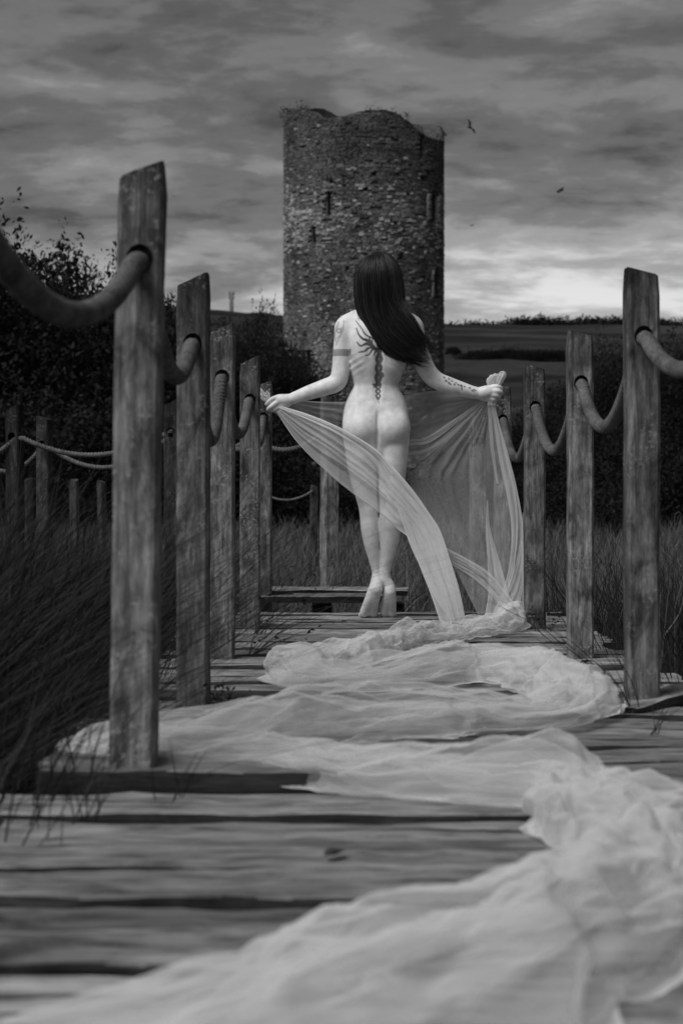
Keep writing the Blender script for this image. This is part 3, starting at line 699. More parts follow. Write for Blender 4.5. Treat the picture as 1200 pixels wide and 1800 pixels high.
# ------------------------------------------------------------------ the standing person, seen from behind
WZ = 8.42; S = WZ / FPX
m = M('pale_skin', 0.5, 0.25)
ink = m.n('ShaderNodeAttribute', attribute_name='ink').outputs['Fac']
sk1 = m.noise(m.coord('Object', (1, 1, 1), False), 26, 5, 0.6); sk2 = m.noise(m.coord('Object', (1, 1, 1), False), 420, 3, 0.6)
skc = m.mulc(m.ramp(sk1, [(0.3, 0.54), (0.7, 0.76)]), m.ramp(sk2, [(0.3, 0.95), (0.7, 1.04)]))
m.base(m.mixc(m.math('MULTIPLY', ink, 0.96), skc, 0.02))
m.b.inputs['Subsurface Weight'].default_value = 0.12; m.b.inputs['Subsurface Radius'].default_value = (0.006, 0.006, 0.006)
pb = m.bump(sk2, 0.12, 0.002); m.bump(sk1, 0.25, 0.004, pb); MAT['skin'] = m.m
m = M('black_hair', 0.42, 0.3)
g = m.n('ShaderNodeNewGeometry').outputs['Random Per Island']
m.base(m.ramp(g, [(0, 0.003), (0.8, 0.010), (1, 0.03)])); m.b.inputs['Anisotropic'].default_value = 0.5; MAT['hair'] = m.m

VX = 0.0036
bx0, bx1, by0, by1, bz0, bz1 = -.585, .585, -.20, .20, -.012, 1.71
nx, ny, nz = int((bx1 - bx0) / VX), int((by1 - by0) / VX), int((bz1 - bz0) / VX)
FLD = np.full((nx, ny, nz), 0.3, dtype=np.float32)
AX = (bx0 + VX * np.arange(nx)).astype(np.float32); AY = (by0 + VX * np.arange(ny)).astype(np.float32); AZ = (bz0 + VX * np.arange(nz)).astype(np.float32)
def q3(u, v, y=0.0): return np.array([(u - 670) * S, y, (1083 - v) * S])
def region(lo, hi, pad):
    i = [max(0, int((l - pad - b) / VX)) for l, b in zip(lo, (bx0, by0, bz0))]
    j = [min(n, int((h + pad - b) / VX) + 2) for h, b, n in zip(hi, (bx0, by0, bz0), (nx, ny, nz))]
    sl = tuple(slice(a, b) for a, b in zip(i, j))
    return sl, AX[sl[0]][:, None, None], AY[sl[1]][None, :, None], AZ[sl[2]][None, None, :]
def smin(a, b, k):
    h = np.clip(0.5 + 0.5 * (b - a) / k, 0, 1); return b + (a - b) * h - k * h * (1 - h)
def put(sl, d, k): FLD[sl] = smin(FLD[sl], d.astype(np.float32), k)
def cone(a, b, ra, rb, k=0.012):
    sl, X, Y, Z = region(np.minimum(a - ra, b - rb), np.maximum(a + ra, b + rb), k + 3 * VX)
    d = b - a; dd = float(d @ d) + 1e-9
    t = np.clip(((X - a[0]) * d[0] + (Y - a[1]) * d[1] + (Z - a[2]) * d[2]) / dd, 0, 1)
    put(sl, np.sqrt((X - a[0] - t * d[0]) ** 2 + (Y - a[1] - t * d[1]) ** 2 + (Z - a[2] - t * d[2]) ** 2) - (ra + t * (rb - ra)), k)
def chain(pts, k=0.012):                       # (u, v, y, radius in photo pixels)
    P = curve_pts(pts, (len(pts) - 1) * 3 + 1)
    for a, b in zip(P[:-1], P[1:]): cone(q3(*a[:3]), q3(*b[:3]), a[3] * S, b[3] * S, k)
def ball(c, r, k=0.02, fld=None):
    c = np.array(c); r = np.array(r); sl, X, Y, Z = region(c - r, c + r, 2.2 * k * r.max() / r.min() + 3 * VX)
    n = np.sqrt(((X - c[0]) / r[0]) ** 2 + ((Y - c[1]) / r[1]) ** 2 + ((Z - c[2]) / r[2]) ** 2)
    put(sl, (n - 1) * r.min(), k)
# trunk: (v, left, right, half depth, centre y)
TR_ = [(552, 640, 698, .060, .005), (565, 622, 712, .082, .0), (587, 613, 719, .100, .0), (604, 613, 719, .104, .0), (620, 614.5, 717, .104, .003), (645, 615, 711.5, .098, .008), (660, 619, 703.5, .091, .013), (674, 622, 698.5, .085, .018),
       (686, 614.5, 706, .085, .018), (700, 608, 713, .089, .015), (717, 603.5, 717, .094, .01), (737, 601.5, 719, .095, .008), (757, 602, 719.5, .092, .008), (775, 604, 719, .085, .01), (795, 612, 712, .07, .012)]
tv = np.array(TR_); zc = (1083 - tv[:, 0]) * S
def prof1(col): return np.interp(AZ, zc[::-1], tv[::-1, col])
kern = np.hanning(13); kern /= kern.sum()
def smooth(a): return np.convolve(np.pad(a, 6, 'edge'), kern, 'valid')
tl, trr, tb, ty = (smooth(prof1(i)) for i in (1, 2, 3, 4))
sl, X, Y, Z = region(np.array([-.24, -.16, zc[-1]]), np.array([.24, .16, zc[0]]), .03)
i2 = sl[2]; cxz = ((tl + trr) / 2 - 670)[i2] * S; az = ((trr - tl) / 2)[i2] * S; bz = tb[i2]; cyz = ty[i2]
nrm = ((np.abs(X - cxz) / az) ** 2.35 + (np.abs(Y - cyz) / bz) ** 2.35) ** (1 / 2.35)
d = (nrm - 1) * np.minimum(az, bz)
d = np.maximum(d, np.maximum(Z - zc[0], zc[-1] - Z))
put(sl, d, .01)
# shoulders, neck, head
for sgn, us in ((-1, 608), (1, 724)):
    chain([(668, 545, .005, 20), (668 + sgn * 30, 557, .0, 17), (us, 570, .0, 17.5)], .03)
    ball(q3(us, 577, -.002), (.049, .048, .06), .025)
    ball(q3(668 + sgn * 29, 600, -.072), (.052, .034, .085), .045)          # shoulder blade
cone(q3(668, 552, .0), q3(666, 515, .02), .056, .052, .03)
ball(q3(664, 482, .01), (.074, .094, .105), .02); ball(q3(664, 507, .055), (.052, .05, .062), .03)
ball(q3(664, 497, .108), (.012, .02, .022), .012); ball(q3(664, 511, .098), (.02, .012, .008), .008)
for sgn in (-1, 1): ball(q3(664 + sgn * 29, 490, .01), (.01, .022, .032), .008); ball(q3(664 + sgn * 12, 486, .094), (.012, .01, .008), .006)
# arms
chain([(607, 574, -.002, 16.5), (603, 600, -.004, 15.2), (600.5, 625, -.006, 14.6), (598, 650, -.010, 13.8), (592, 668, -.014, 13.6), (572, 676, -.016, 13.2), (545, 685, -.018, 11.4), (525, 692, -.015, 9.0), (511, 697, -.012, 7.9)], .014)
chain([(725.5, 574, -.002, 16.5), (732, 600, -.004, 15.6), (741, 628, -.008, 15), (752, 650, -.012, 14.2), (766, 664, -.016, 13.4), (788, 672.5, -.018, 12.8), (812, 680, -.016, 10.8), (828, 684.5, -.012, 9.0), (840, 686.5, -.008, 8.2)], .014)
# left hand pinching the cloth
chain([(511, 697, -.012, 7.8), (501, 698.5, -.012, 9.2), (491, 698, -.012, 9)], .008); chain([(509, 700, -.008, 7), (500, 705, -.006, 8.2), (492, 708, -.006, 7)], .008)
for f in ([(490, 693, -.016, 4.3), (479, 697, -.022, 3.9), (473, 702, -.014, 3.5), (468, 706, -.002, 3.1)], [(489, 701.5, -.020, 4.4), (480, 708, -.028, 4.0), (474, 712.5, -.02, 3.5), (471, 715.5, -.006, 3.1)],
          [(491, 708, -.012, 4.2), (485, 714, -.018, 3.8), (479, 716.5, -.008, 3.4), (476, 716, .006, 3.0)], [(495, 712, -.002, 3.8), (490, 717, -.004, 3.4), (485, 718.5, .006, 3.1), (482, 717, .016, 2.8)],
          [(505, 701, .010, 4.6), (492, 704, .022, 4.4), (481, 707, .018, 3.8), (472, 710, .010, 3.2)]): chain(f, .004)
# right hand closed on the cloth
chain([(840, 686.5, -.008, 8.2), (850, 685.5, -.010, 10.6), (861, 683, -.010, 10.2)], .008); chain([(842, 688.5, -.004, 7.5), (852, 692, .0, 8), (861, 692.5, -.002, 7.5)], .008)
for f in ([(862, 676, -.016, 4.4), (873, 675.5, -.024, 4.1), (880, 679, -.008, 3.8), (877, 682, .014, 3.3)], [(862, 683, -.022, 4.5), (873.5, 683.5, -.030, 4.2), (880, 687, -.012, 3.8), (876, 690, .012, 3.3)],
          [(861, 689.5, -.020, 4.4), (870.5, 690.5, -.026, 4.0), (876.5, 693.5, -.01, 3.6), (872, 696, .012, 3.2)], [(860, 695, -.012, 4.0), (866.5, 697, -.018, 3.7), (870.5, 699, -.004, 3.3), (866, 700, .012, 2.9)],
          [(851, 679, .014, 4.8), (862, 675, .026, 4.6), (871, 677, .028, 4.0), (877, 681, .022, 3.4)]): chain(f, .004)
# hips and legs
PEL = FLD.copy() if False else None
for c in (636, 687): ball(q3(c, 748, -.040), (.083, .070, .082), .022)
chain([(633.5, 770, .004, 26.97), (634.5, 800, .004, 25.67), (638, 832, .006, 22.51), (643, 862, .006, 18.79), (646.5, 885, .006, 15.81), (648.5, 905, -.002, 15.07), (650, 925, -.010, 15.07), (652.5, 950, -.006, 12.65), (657, 975, .004, 9.67), (661.5, 998, .012, 7.44), (662.5, 1014, .012, 7.81)], .009)
chain([(690, 770, .0, 26.97), (689.5, 800, .0, 25.67), (688.5, 832, .0, 22.88), (687, 862, -.002, 20.46), (686.5, 885, -.002, 18.60), (686, 905, -.012, 18.60), (685, 925, -.020, 18.41), (683.5, 950, -.016, 15.25), (680.5, 975, -.006, 11.53), (677, 998, .004, 8.56), (676.5, 1014, .006, 8.18)], .009)
# feet up on their toes
chain([(662.5, 1010, .012, 8.6), (661.5, 1022, -.004, 10.4), (660.5, 1031, -.018, 11)], .008)
chain([(660, 1031, -.016, 11), (657, 1046, .004, 10.2), (655.5, 1060, .030, 9.0), (655, 1073, .052, 8.6)], .007); chain([(658, 1033, -.012, 10.4), (650, 1050, .010, 9.2), (643, 1066, .036, 8), (640, 1074.5, .048, 7.4)], .007)
chain([(663, 1014, .014, 8), (655, 1035, .040, 9), (648, 1060, .066, 9), (646, 1072, .074, 8)], .007)
for i, (u0, u1) in enumerate(((657, 660), (652, 653.5), (647, 647.5), (643, 641.5), (639, 635))): chain([(u0, 1075, .055, 6.6 if i == 0 else 5.2), (u1, 1077.5, .085, 5.2 if i == 0 else 4.2), (u1, 1079, .108 - .007 * i, 3.8 if i == 0 else 3.2)], .006)
chain([(676.5, 1012, .006, 8.6), (683.7, 1025, .006, 9.4), (685.2, 1035, -.002, 9.8)], .005)
chain([(684.2, 1035, .0, 10.2), (680.2, 1050, .022, 9.4), (677.2, 1064, .046, 8.6), (676.2, 1074, .062, 8)], .005); chain([(685.2, 1037, .0, 9.6), (687.2, 1052, .02, 8.8), (688.2, 1066, .044, 8), (688.7, 1075, .056, 7.2)], .005)
chain([(677, 1016, .012, 8), (682.2, 1040, .052, 9), (682.2, 1062, .080, 9), (682.2, 1073, .088, 8)], .005)
for i, (u0, u1) in enumerate(((676, 674), (680, 679), (684, 684), (688, 689), (691, 693))): chain([(u0, 1075, .064, 6.4 if i == 0 else 5.2), (u1, 1077.5, .094, 5.2 if i == 0 else 4.2), (u1, 1079, .116 - .007 * i, 3.8 if i == 0 else 3.2)], .006)
# spine furrow and small hollows of the lower back
sl, X, Y, Z = region(np.array([-.15, -.2, .74]), np.array([.13, 0, 1.40]), .0)
cxl = np.interp(AZ[sl[2]], [.84, 1.0, 1.4], [(662.5 - 670) * S, (663 - 670) * S, (666 - 670) * S])
fur = .0105 * np.exp(-((X - cxl) / .016) ** 2) * np.interp(AZ[sl[2]], [.90, .98, 1.06, 1.2, 1.33, 1.40], [0, .25, 1, .8, .35, 0])
clf = .014 * np.exp(-((X - cxl) / .007) ** 2) * np.interp(AZ[sl[2]], [.76, .81, .86, .93, .965], [0, .8, 1, .6, 0])
dim = sum(.002 * np.exp(-((X - (664 + s_ * 14 - 670) * S) ** 2 + (Z - (1083 - 702) * S) ** 2) / .014 ** 2) for s_ in (-1, 1))
rib = .0009 * np.sin((Z - 1.10 + .55 * np.abs(X - cxl)) * 2 * np.pi / .032) * np.clip((np.abs(X - cxl) - .05) / .03, 0, 1) * np.exp(-((Z - 1.17) / .05) ** 2)
bld = .005 * np.exp(-((np.abs(X - cxl) - .045 - .10 * (Z - 1.22)) / .012) ** 2) * np.exp(-((Z - 1.26) / .06) ** 2)
FLD[sl] += ((fur + clf + dim + rib + bld) * (Y < -.01)).astype(np.float32)

def surface_nets(f, iso=0.0):
    b = f < iso; nx_, ny_, nz_ = f.shape
    c = b[:-1, :-1, :-1].astype(np.int8)
    for i in (0, 1):
        for j in (0, 1):
            for k_ in (0, 1):
                if i + j + k_: c = c + b[i:nx_ - 1 + i, j:ny_ - 1 + j, k_:nz_ - 1 + k_]
    act = (c > 0) & (c < 8); I = np.argwhere(act); idx = np.full(act.shape, -1, np.int64); idx[act] = np.arange(len(I))
    acc = np.zeros((len(I), 3)); cnt = np.zeros(len(I)); cor = [(i, j, k_) for i in (0, 1) for j in (0, 1) for k_ in (0, 1)]
    val = {o: f[I[:, 0] + o[0], I[:, 1] + o[1], I[:, 2] + o[2]].astype(float) for o in cor}
    for a in cor:
        for ax in range(3):
            if a[ax]: continue
            e = list(a); e[ax] = 1; e = tuple(e); x, y_ = val[a], val[e]; hit = (x < iso) != (y_ < iso)
            t = np.where(hit, (iso - x) / np.where(hit, y_ - x, 1), 0); p = np.array(a, float)[None] + np.zeros((len(I), 3)); p[:, ax] += t
            acc += p * hit[:, None]; cnt += hit
    V = (I + acc / cnt[:, None]); F = []
    for ax in range(3):
        o = [0, 0, 0]; o[ax] = 1
        s0 = b[:nx_ - o[0], :ny_ - o[1], :nz_ - o[2]]; s1 = b[o[0]:, o[1]:, o[2]:]
        E = np.argwhere(s0 != s1); flip = s0[E[:, 0], E[:, 1], E[:, 2]]
        p1, p2 = [(1, 2), (2, 0), (0, 1)][ax]
        ok = (E[:, p1] > 0) & (E[:, p2] > 0) & (E[:, p1] < f.shape[p1] - 1) & (E[:, p2] < f.shape[p2] - 1); E = E[ok]; flip = flip[ok]
        def cell(d1, d2):
            Q = E.copy(); Q[:, p1] -= d1; Q[:, p2] -= d2; return idx[Q[:, 0], Q[:, 1], Q[:, 2]]
        q = np.stack([cell(1, 1), cell(0, 1), cell(0, 0), cell(1, 0)], 1); q[~flip] = q[~flip][:, ::-1]; F.append(q)
    return V, np.vstack(F)
bv, bf = surface_nets(FLD)
bv = bv * VX + np.array([bx0, by0, bz0])
# light smoothing of the voxel steps
def lap(V, F, it, lam=0.5):
    e = np.vstack([F[:, [0, 1]], F[:, [1, 2]], F[:, [2, 3]], F[:, [3, 0]]]); e = np.vstack([e, e[:, ::-1]])
    deg = np.bincount(e[:, 0], minlength=len(V))[:, None]
    for _ in range(it):
        A = np.stack([np.bincount(e[:, 0], V[e[:, 1], k_], len(V)) for k_ in range(3)], 1) / np.maximum(deg, 1); V = V + lam * (A - V)
    return V
bv = lap(bv, bf, 3)
# tattoos: ink density worked out from drawn strokes
inkv = np.zeros(len(bv)); U_ = bv[:, 0] / S + 670; Vv = 1083 - bv[:, 2] / S
back = bv[:, 1] < 0.0
def stroke(pts, w0, w1, dens=1.0, sc=6.0, ox=570, oy=530, soft=.8):
    global inkv
    P = curve_pts([(x / sc + ox, y_ / sc + oy) for x, y_ in pts], 8 * len(pts)); w = (np.linspace(w0, w1, len(P)) * 1.45 + 5.5) / sc / 2
    box = back & (U_ > P[:, 0].min() - 5) & (U_ < P[:, 0].max() + 5) & (Vv > P[:, 1].min() - 5) & (Vv < P[:, 1].max() + 5); I = np.where(box)[0]
    if not len(I): return
    D = np.sqrt((U_[I][:, None] - P[None, :, 0]) ** 2 + (Vv[I][:, None] - P[None, :, 1]) ** 2) - w[None]
    inkv[I] = np.maximum(inkv[I], dens * np.clip(0.5 - D.min(1) / soft, 0, 1))
for pts, a, b in (([(330, 190), (385, 270), (420, 330), (460, 360), (520, 385)], 4, 9), ([(335, 270), (360, 340), (400, 385), (440, 400), (490, 425)], 4, 22), ([(340, 420), (380, 460), (440, 438), (500, 462)], 4, 20),
                  ([(358, 525), (420, 515), (470, 480), (540, 490)], 4, 17), ([(430, 560), (470, 545), (500, 500), (545, 488)], 4, 14), ([(515, 560), (532, 520), (552, 490)], 4, 12), ([(505, 378), (498, 430), (528, 475), (572, 492), (622, 470), (648, 430)], 7, 7),
                  ([(470, 370), (478, 420), (500, 462)], 8, 20), ([(640, 430), (700, 480), (740, 525)], 18, 6), ([(600, 490), (620, 520), (640, 555)], 12, 4), ([(625, 480), (670, 535), (725, 555)], 16, 4), ([(640, 450), (720, 500), (790, 545)], 18, 5), ([(490, 290), (505, 270)], 9, 6)):
    stroke(pts, a, b, .95)
stroke([(572, 405), (573, 480), (572, 560)], 34, 30, .92)
yy = np.linspace(545, 860, 40)
for s_ in (-1, 1): stroke([(572 - (y_ - 545) * .03 + s_ * 22 * math.sin((y_ - 545) / 95 * math.pi), y_) for y_ in yy], 22, 24, .88)
yy = np.linspace(855, 1005, 34)
for s_ in (-1, 1): stroke([(563 + s_ * 20 * math.sin((y_ - 855) / 48 * math.pi), y_) for y_ in yy], 10, 9, .9, soft=.7)
stroke([(563, 1008), (568, 1035), (575, 1060)], 8, 4, .45); stroke([(604, 742), (614, 765), (600, 785)], 16, 8, .8); stroke([(512, 855), (530, 862), (522, 880)], 12, 8, .85)
for a_ in np.linspace(0, 2 * np.pi, 9)[:-1]: stroke([(153 + 20 * math.cos(a_), 287 + 22 * math.sin(a_)), (153 + 20 * math.cos(a_ + .8), 287 + 22 * math.sin(a_ + .8))], 5, 5, .55)
for pts in ([(205, 190), (195, 280), (165, 345), (125, 435)], [(150, 200), (118, 290), (108, 350), (125, 400)], [(180, 260), (170, 330), (130, 370)]): stroke(pts, 8, 5, .42)
for pts, w in (([(925, 170), (985, 300), (1045, 470), (1105, 590)], 10), ([(940, 260), (985, 265), (1020, 320)], 14), ([(960, 330), (1010, 400), (1050, 450)], 16), ([(935, 400), (990, 430), (1045, 540)], 12), ([(970, 200), (1010, 260)], 8), ([(1000, 470), (1060, 545), (1100, 585)], 16)): stroke(pts, w, w * .7, .55)
for x, y_, r_ in ((262, 398, 11), (285, 440, 15), (318, 415, 10), (318, 462, 14), (355, 440, 9), (335, 478, 10), (382, 480, 13), (400, 462, 9), (430, 485, 14), (465, 490, 12), (500, 505, 10), (562, 518, 11), (588, 548, 10), (612, 540, 11), (628, 548, 8), (605, 562, 8)): stroke([(x - 5, y_), (x + 5, y_ + 4)], r_, r_ * .7, .82, 6.667, 740, 600, .7)
stroke([(462, 500), (470, 545)], 10, 5, .8, 6.667, 740, 600)
bandm = (U_ < 616.5) & (U_ > 570) & (Vv > 609.5 + (U_ - 588) * .03) & (Vv < 622 + (U_ - 588) * .03) & (bv[:, 0] < -.13)
tex = .62 + .22 * np.sin(U_ * 1.9) * np.sin(Vv * 1.7 + 1); inkv = np.where(bandm, np.maximum(inkv, tex), inkv)

WX = (670 - CU) * S
person = empty('person', (WX, WZ, 0.0))
tag(person, 'pale person with tattooed back seen from behind, on tiptoe holding out the sheer veil', 'person')
me = mesh_np('body', bv, bf); set_attr(me, 'ink', inkv); fix_normals(me)
obj('body', me, MAT['skin'], person)

# ------------------------------------------------------------------ hair
HC = [(661, 439, .00, 6, .03), (662, 444, -.005, 17, .06), (663, 452, -.008, 27, .085), (664, 475, -.010, 38, .112), (665, 505, -.016, 40.5, .112), (668, 535, -.035, 40, .092), (680, 565, -.075, 39, .060), (699, 590, -.100, 35, .045), (722, 610, -.108, 25, .034), (742, 622, -.110, 11, .020)]
hp = curve_pts(HC, 60); hu, hv, hd, hw, ht = hp.T
tu, tvv = np.gradient(hu), np.gradient(hv); tl_ = np.hypot(tu, tvv); pu, pv = tvv / tl_, -tu / tl_          # across the fall, to the right
def hair_pt(i, a, k):                           # i: position along the fall (float array), a: angle round, k: radial factor
    f = lambda arr: np.interp(i, np.arange(60), arr)
    w = f(hw) * np.cos(a) * k; dd = f(hd) - f(ht) * np.sin(a) * k
    return np.stack([(f(hu) + w * f(pu) - 670) * S, dd, (1083 - (f(hv) + w * f(pv))) * S], -1)
aa = np.arange(40) / 40 * 2 * np.pi
I_, A_ = np.meshgrid(np.arange(54), aa, indexing='ij')
K_ = .945 + .03 * np.sin(A_ * 7 + 1.5 * np.sin(I_ * .07)) * np.clip(I_ / 30, .2, 1) + .02 * np.sin(A_ * 17 + 2 * np.sin(I_ * .06)) + .012 * np.sin(A_ * 29 + I_ * .05)
core = hair_pt(I_.ravel().astype(float), A_.ravel(), K_.ravel())
# the fringe side is open: keep the front of the fall behind the face line
hair = obj('hair', mesh_np('hair', core, grid_faces(54, 40, True)), MAT['hair'], person)
parts = []; rh = np.random.default_rng(12)
for j in range(1500):
    a0 = rh.uniform(-.35, np.pi + .35); i0 = rh.uniform(0, 10); i1 = rh.uniform(48, 60) if j % 4 else rh.uniform(38, 55); n = 16
    t = np.linspace(0, 1, n); ii = i0 + (i1 - i0) * t
    drift = rh.normal(-.04, .2) * t + rh.normal(0, .05) * np.sin(t * 7 + rh.uniform(0, 6)); k = rh.uniform(.94, 1.06) + .03 * t * np.sin(t * 9 + rh.uniform(0, 6))
    k = k + .05 * t * np.sin(a0 * 9 + 3 * t) + .02 * np.sin(a0 * 23 + 5 * t)
    fly = j % 14 == 0
    if fly: k = k + rh.uniform(.02, .2) * t ** 2; drift = drift + rh.normal(-.1, .3) * t ** 2
    P = hair_pt(ii, np.clip(a0 + drift, -.5, np.pi + .5), k)
    end = np.clip((ii - 50) / 10, 0, 1)[:, None]
    P += (np.clip((ii - 25) / 35, 0, 1)[:, None] ** 1.5) * np.array([.022 * max(0, math.sin(a0 * 5 + 1)) + (.03 * rh.random() if fly else 0), 0, .008 * math.sin(a0 * 11)])
    P += end ** 1.5 * np.array([rh.normal(.014, .026), rh.normal(-.004, .01), rh.normal(-.014, .018)])
    w = (.0007 if fly else rh.uniform(.0011, .0024)) * np.interp(t, [0, .1, .75, 1], [.5, 1, .9, .15])
    parts.append(tube(P, w, 4, False))
obj('hair_locks', mesh_np('hair_locks', *join(parts)), MAT['hair'], person)
# ------------------------------------------------------------------ sheer veil
def veil_mat(name, lo, hi, alb=.80):
    m = M(name, 0.85, 0.1)
    dens = m.n('ShaderNodeAttribute', attribute_name='dens').outputs['Fac']
    fac = m.n('ShaderNodeLayerWeight', {'Blend': 0.5}).outputs['Facing']
    wv = m.noise(m.coord('Object', (1, 1, 1), False), 60, 4, 0.6)
    a = m.math('ADD', lo, m.math('MULTIPLY', m.math('POWER', fac, 3.2), hi - lo))
    a = m.math('MULTIPLY', a, dens); a = m.math('MULTIPLY', a, m.ramp(wv, [(.3, .95), (.7, 1.04)]), True)
    df = m.n('ShaderNodeBsdfDiffuse', {'Color': alb}); tr = m.n('ShaderNodeBsdfTranslucent', {'Color': alb})
    cl = m.n('ShaderNodeMixShader', {0: 0.42, 1: df.outputs[0], 2: tr.outputs[0]})
    tp = m.n('ShaderNodeBsdfTransparent'); mx = m.n('ShaderNodeMixShader', {0: a, 1: tp.outputs[0], 2: cl.outputs[0]})
    m.put(m.t.nodes['Material Output'].inputs[0], mx.outputs[0]); m.t.nodes.remove(m.b); return m.m
MAT['veil'] = veil_mat('sheer_voile', 0.27, 0.90, .80)
veil = empty('sheer_veil', (WX, WZ, 0)); tag(veil, 'long sheer white veil held between her hands and trailing down the boardwalk', 'veil')
def vpt(P):                                     # (u, v, depth behind/before her) to points in the veil's own frame
    P = np.asarray(P, float); Z = WZ + P[..., 2]
    return np.stack([(P[..., 0] - CU) * Z / FPX - WX, P[..., 2], CAMZ - (P[..., 1] - CV) * Z / FPX], -1)
def sheet(name, e0, e1, n, mcount, fold, seed, dens=1.0, hem=(0, 0), gather=None, bow=0.0):
    """cloth between two edge curves; folds run along the edges, from gather point to gather point"""
    A, B = curve_pts(e0, n), curve_pts(e1, n); w = np.linspace(0, 1, mcount)
    P = A[:, None] * (1 - w)[None, :, None] + B[:, None] * w[None, :, None]
    V = vpt(P); r = random.Random(seed); o = [r.uniform(0, 50) for _ in range(5)]
    width = np.linalg.norm(V[:, -1] - V[:, 0], axis=1)
    D = np.zeros((n, mcount)); W2 = np.zeros((n, mcount))
    for i in range(n):
        s = i / (n - 1)
        for j in range(mcount):
            q = w[j]
            qq = q + .10 * fbm(s * 2.3 + o[0], q * 2, o[1])
            D[i, j] = (abs(fbm(qq * 4 + o[2], s * .9, o[3], 2)) * 1.4 - .4) + .32 * fbm(qq * 11 + o[4], s * 1.1, o[2], 2)
    amp = np.minimum(width * .5, fold)[:, None]
    D *= amp
    env = np.sin(np.pi * w)[None] ** .35
    V[..., 1] += D * env + bow * np.sin(np.pi * w)[None] * np.sin(np.pi * np.linspace(0, 1, n))[:, None]
    V[..., 2] += .25 * D * env
    de = np.full((n, mcount), dens); de += hem[0] * np.exp(-(w / .03) ** 2)[None] + hem[1] * np.exp(-((1 - w) / .03) ** 2)[None]
    me = mesh_np(name, V.reshape(-1, 3), grid_faces(n, mcount)); set_attr(me, 'dens', de.ravel())
    return obj(name, me, MAT['veil'], veil)
# band passing before her, from hand to hand
sheet('band', [(484, 704, .0), (515, 703, .03), (560, 706, .12), (610, 706, .19), (665, 702, .20), (715, 694, .19), (760, 687, .13), (800, 686, .07), (830, 691, .03), (858, 694, .0)],
      [(486, 712, .0), (520, 738, .03), (560, 775, .12), (610, 805, .19), (665, 822, .20), (700, 824, .19), (735, 813, .15), (790, 772, .08), (830, 730, .03), (858, 700, .0)], 90, 40, .035, 1, 1.15, (.9, .9))
sheet('band_fold', [(700, 772, .165), (725, 773, .15), (750, 768, .13), (790, 742, .08), (830, 715, .03), (858, 696, .0)], [(700, 782, .160), (725, 782, .145), (755, 778, .125), (795, 750, .075), (833, 720, .03), (859, 699, .0)], 60, 8, .012, 2, 2.6)
sheet('band_fold', [(715, 792, .15), (745, 790, .13), (785, 762, .085), (825, 725, .04), (858, 697, .0)], [(715, 800, .15), (747, 796, .13), (790, 768, .085), (828, 730, .04), (859, 700, .0)], 60, 8, .012, 21, 1.6)
# swath sweeping from the left hand across the back of her legs down to the boards
UPR = [(492, 713, -.01), (544, 729, -.09), (598, 752, -.165), (657, 787, -.175), (690, 820, -.18), (723, 858, -.19), (752, 899, -.21), (773, 932, -.23), (790, 982, -.27), (807, 1037, -.31), (819, 1094, -.34)]
LWR = [(480, 716, -.01), (523, 778, -.07), (577, 832, -.14), (623, 870, -.165), (673, 907, -.175), (700, 931, -.18), (719, 949, -.19), (740, 1003, -.24), (752, 1032, -.27), (761, 1057, -.30), (775, 1098, -.345)]
sheet('swath', UPR, LWR, 130, 50, .030, 3, 1.6, (.9, 1.5))
INN = [(487, 716, -.015), (540, 738, -.1), (596, 765, -.172), (648, 803, -.185), (675, 842, -.19), (694, 884, -.2), (709, 925, -.215), (722, 962, -.235), (745, 1010, -.28), (765, 1052, -.32), (795, 1097, -.35)]
def shift(c, dz): return [(a, b, d_ + dz) for a, b, d_ in c]
sheet('swath_fold', shift(UPR, -.012), shift(INN, -.012), 130, 30, .024, 4, 2.1, (.6, 1.2))
sheet('swath_fold', shift(UPR[4:], -.024), shift(LWR[4:], -.03), 100, 40, .026, 41, 1.6, (.4, 1.2))
# panel hanging from the right hand
RGT = [(866, 700, .0), (880, 755, -.01), (893, 800, -.03), (907, 855, -.06), (918, 920, -.11), (921, 1000, -.19), (922, 1060, -.27), (930, 1090, -.32)]
sheet('hanging_panel', [(854, 702, .0), (795, 766, .05), (740, 815, .08), (716, 840, .06), (740, 885, .0), (770, 935, -.10), (795, 990, -.2), (822, 1045, -.27), (845, 1092, -.32)], RGT, 110, 60, .045, 5, .72, (.2, 1.6))
sheet('hanging_fold', [(861, 701, .0), (869, 760, -.02), (878, 815, -.04), (890, 870, -.07), (898, 930, -.12), (893, 1000, -.2), (878, 1050, -.27), (860, 1092, -.33)], [(866, 701, .0), (880, 757, -.015), (892, 808, -.035), (905, 862, -.065), (910, 925, -.115), (903, 1000, -.2), (890, 1050, -.27), (885, 1092, -.33)], 90, 14, .02, 6, 1.7)
sheet('hanging_fold', [(856, 701, .0), (858, 740, -.01), (862, 790, -.03), (872, 850, -.05)], [(861, 701, .0), (864, 740, -.01), (868, 790, -.03), (876, 850, -.05)], 50, 8, .01, 61, 1.4)
sheet('hanging_fold', [(855, 880, -.06), (853, 930, -.1), (856, 985, -.17), (858, 1040, -.26), (850, 1092, -.33)], [(857, 880, -.06), (861, 930, -.1), (877, 985, -.17), (890, 1030, -.26), (905, 1088, -.33)], 70, 20, .03, 7, 1.35, (.9, .6))
sheet('hanging_fold', [(782, 962, -.2), (820, 982, -.22), (860, 1008, -.25), (905, 1062, -.31)], [(788, 990, -.22), (825, 1012, -.25), (860, 1042, -.28), (895, 1088, -.33)], 60, 24, .03, 8, 1.3, (.8, .3))
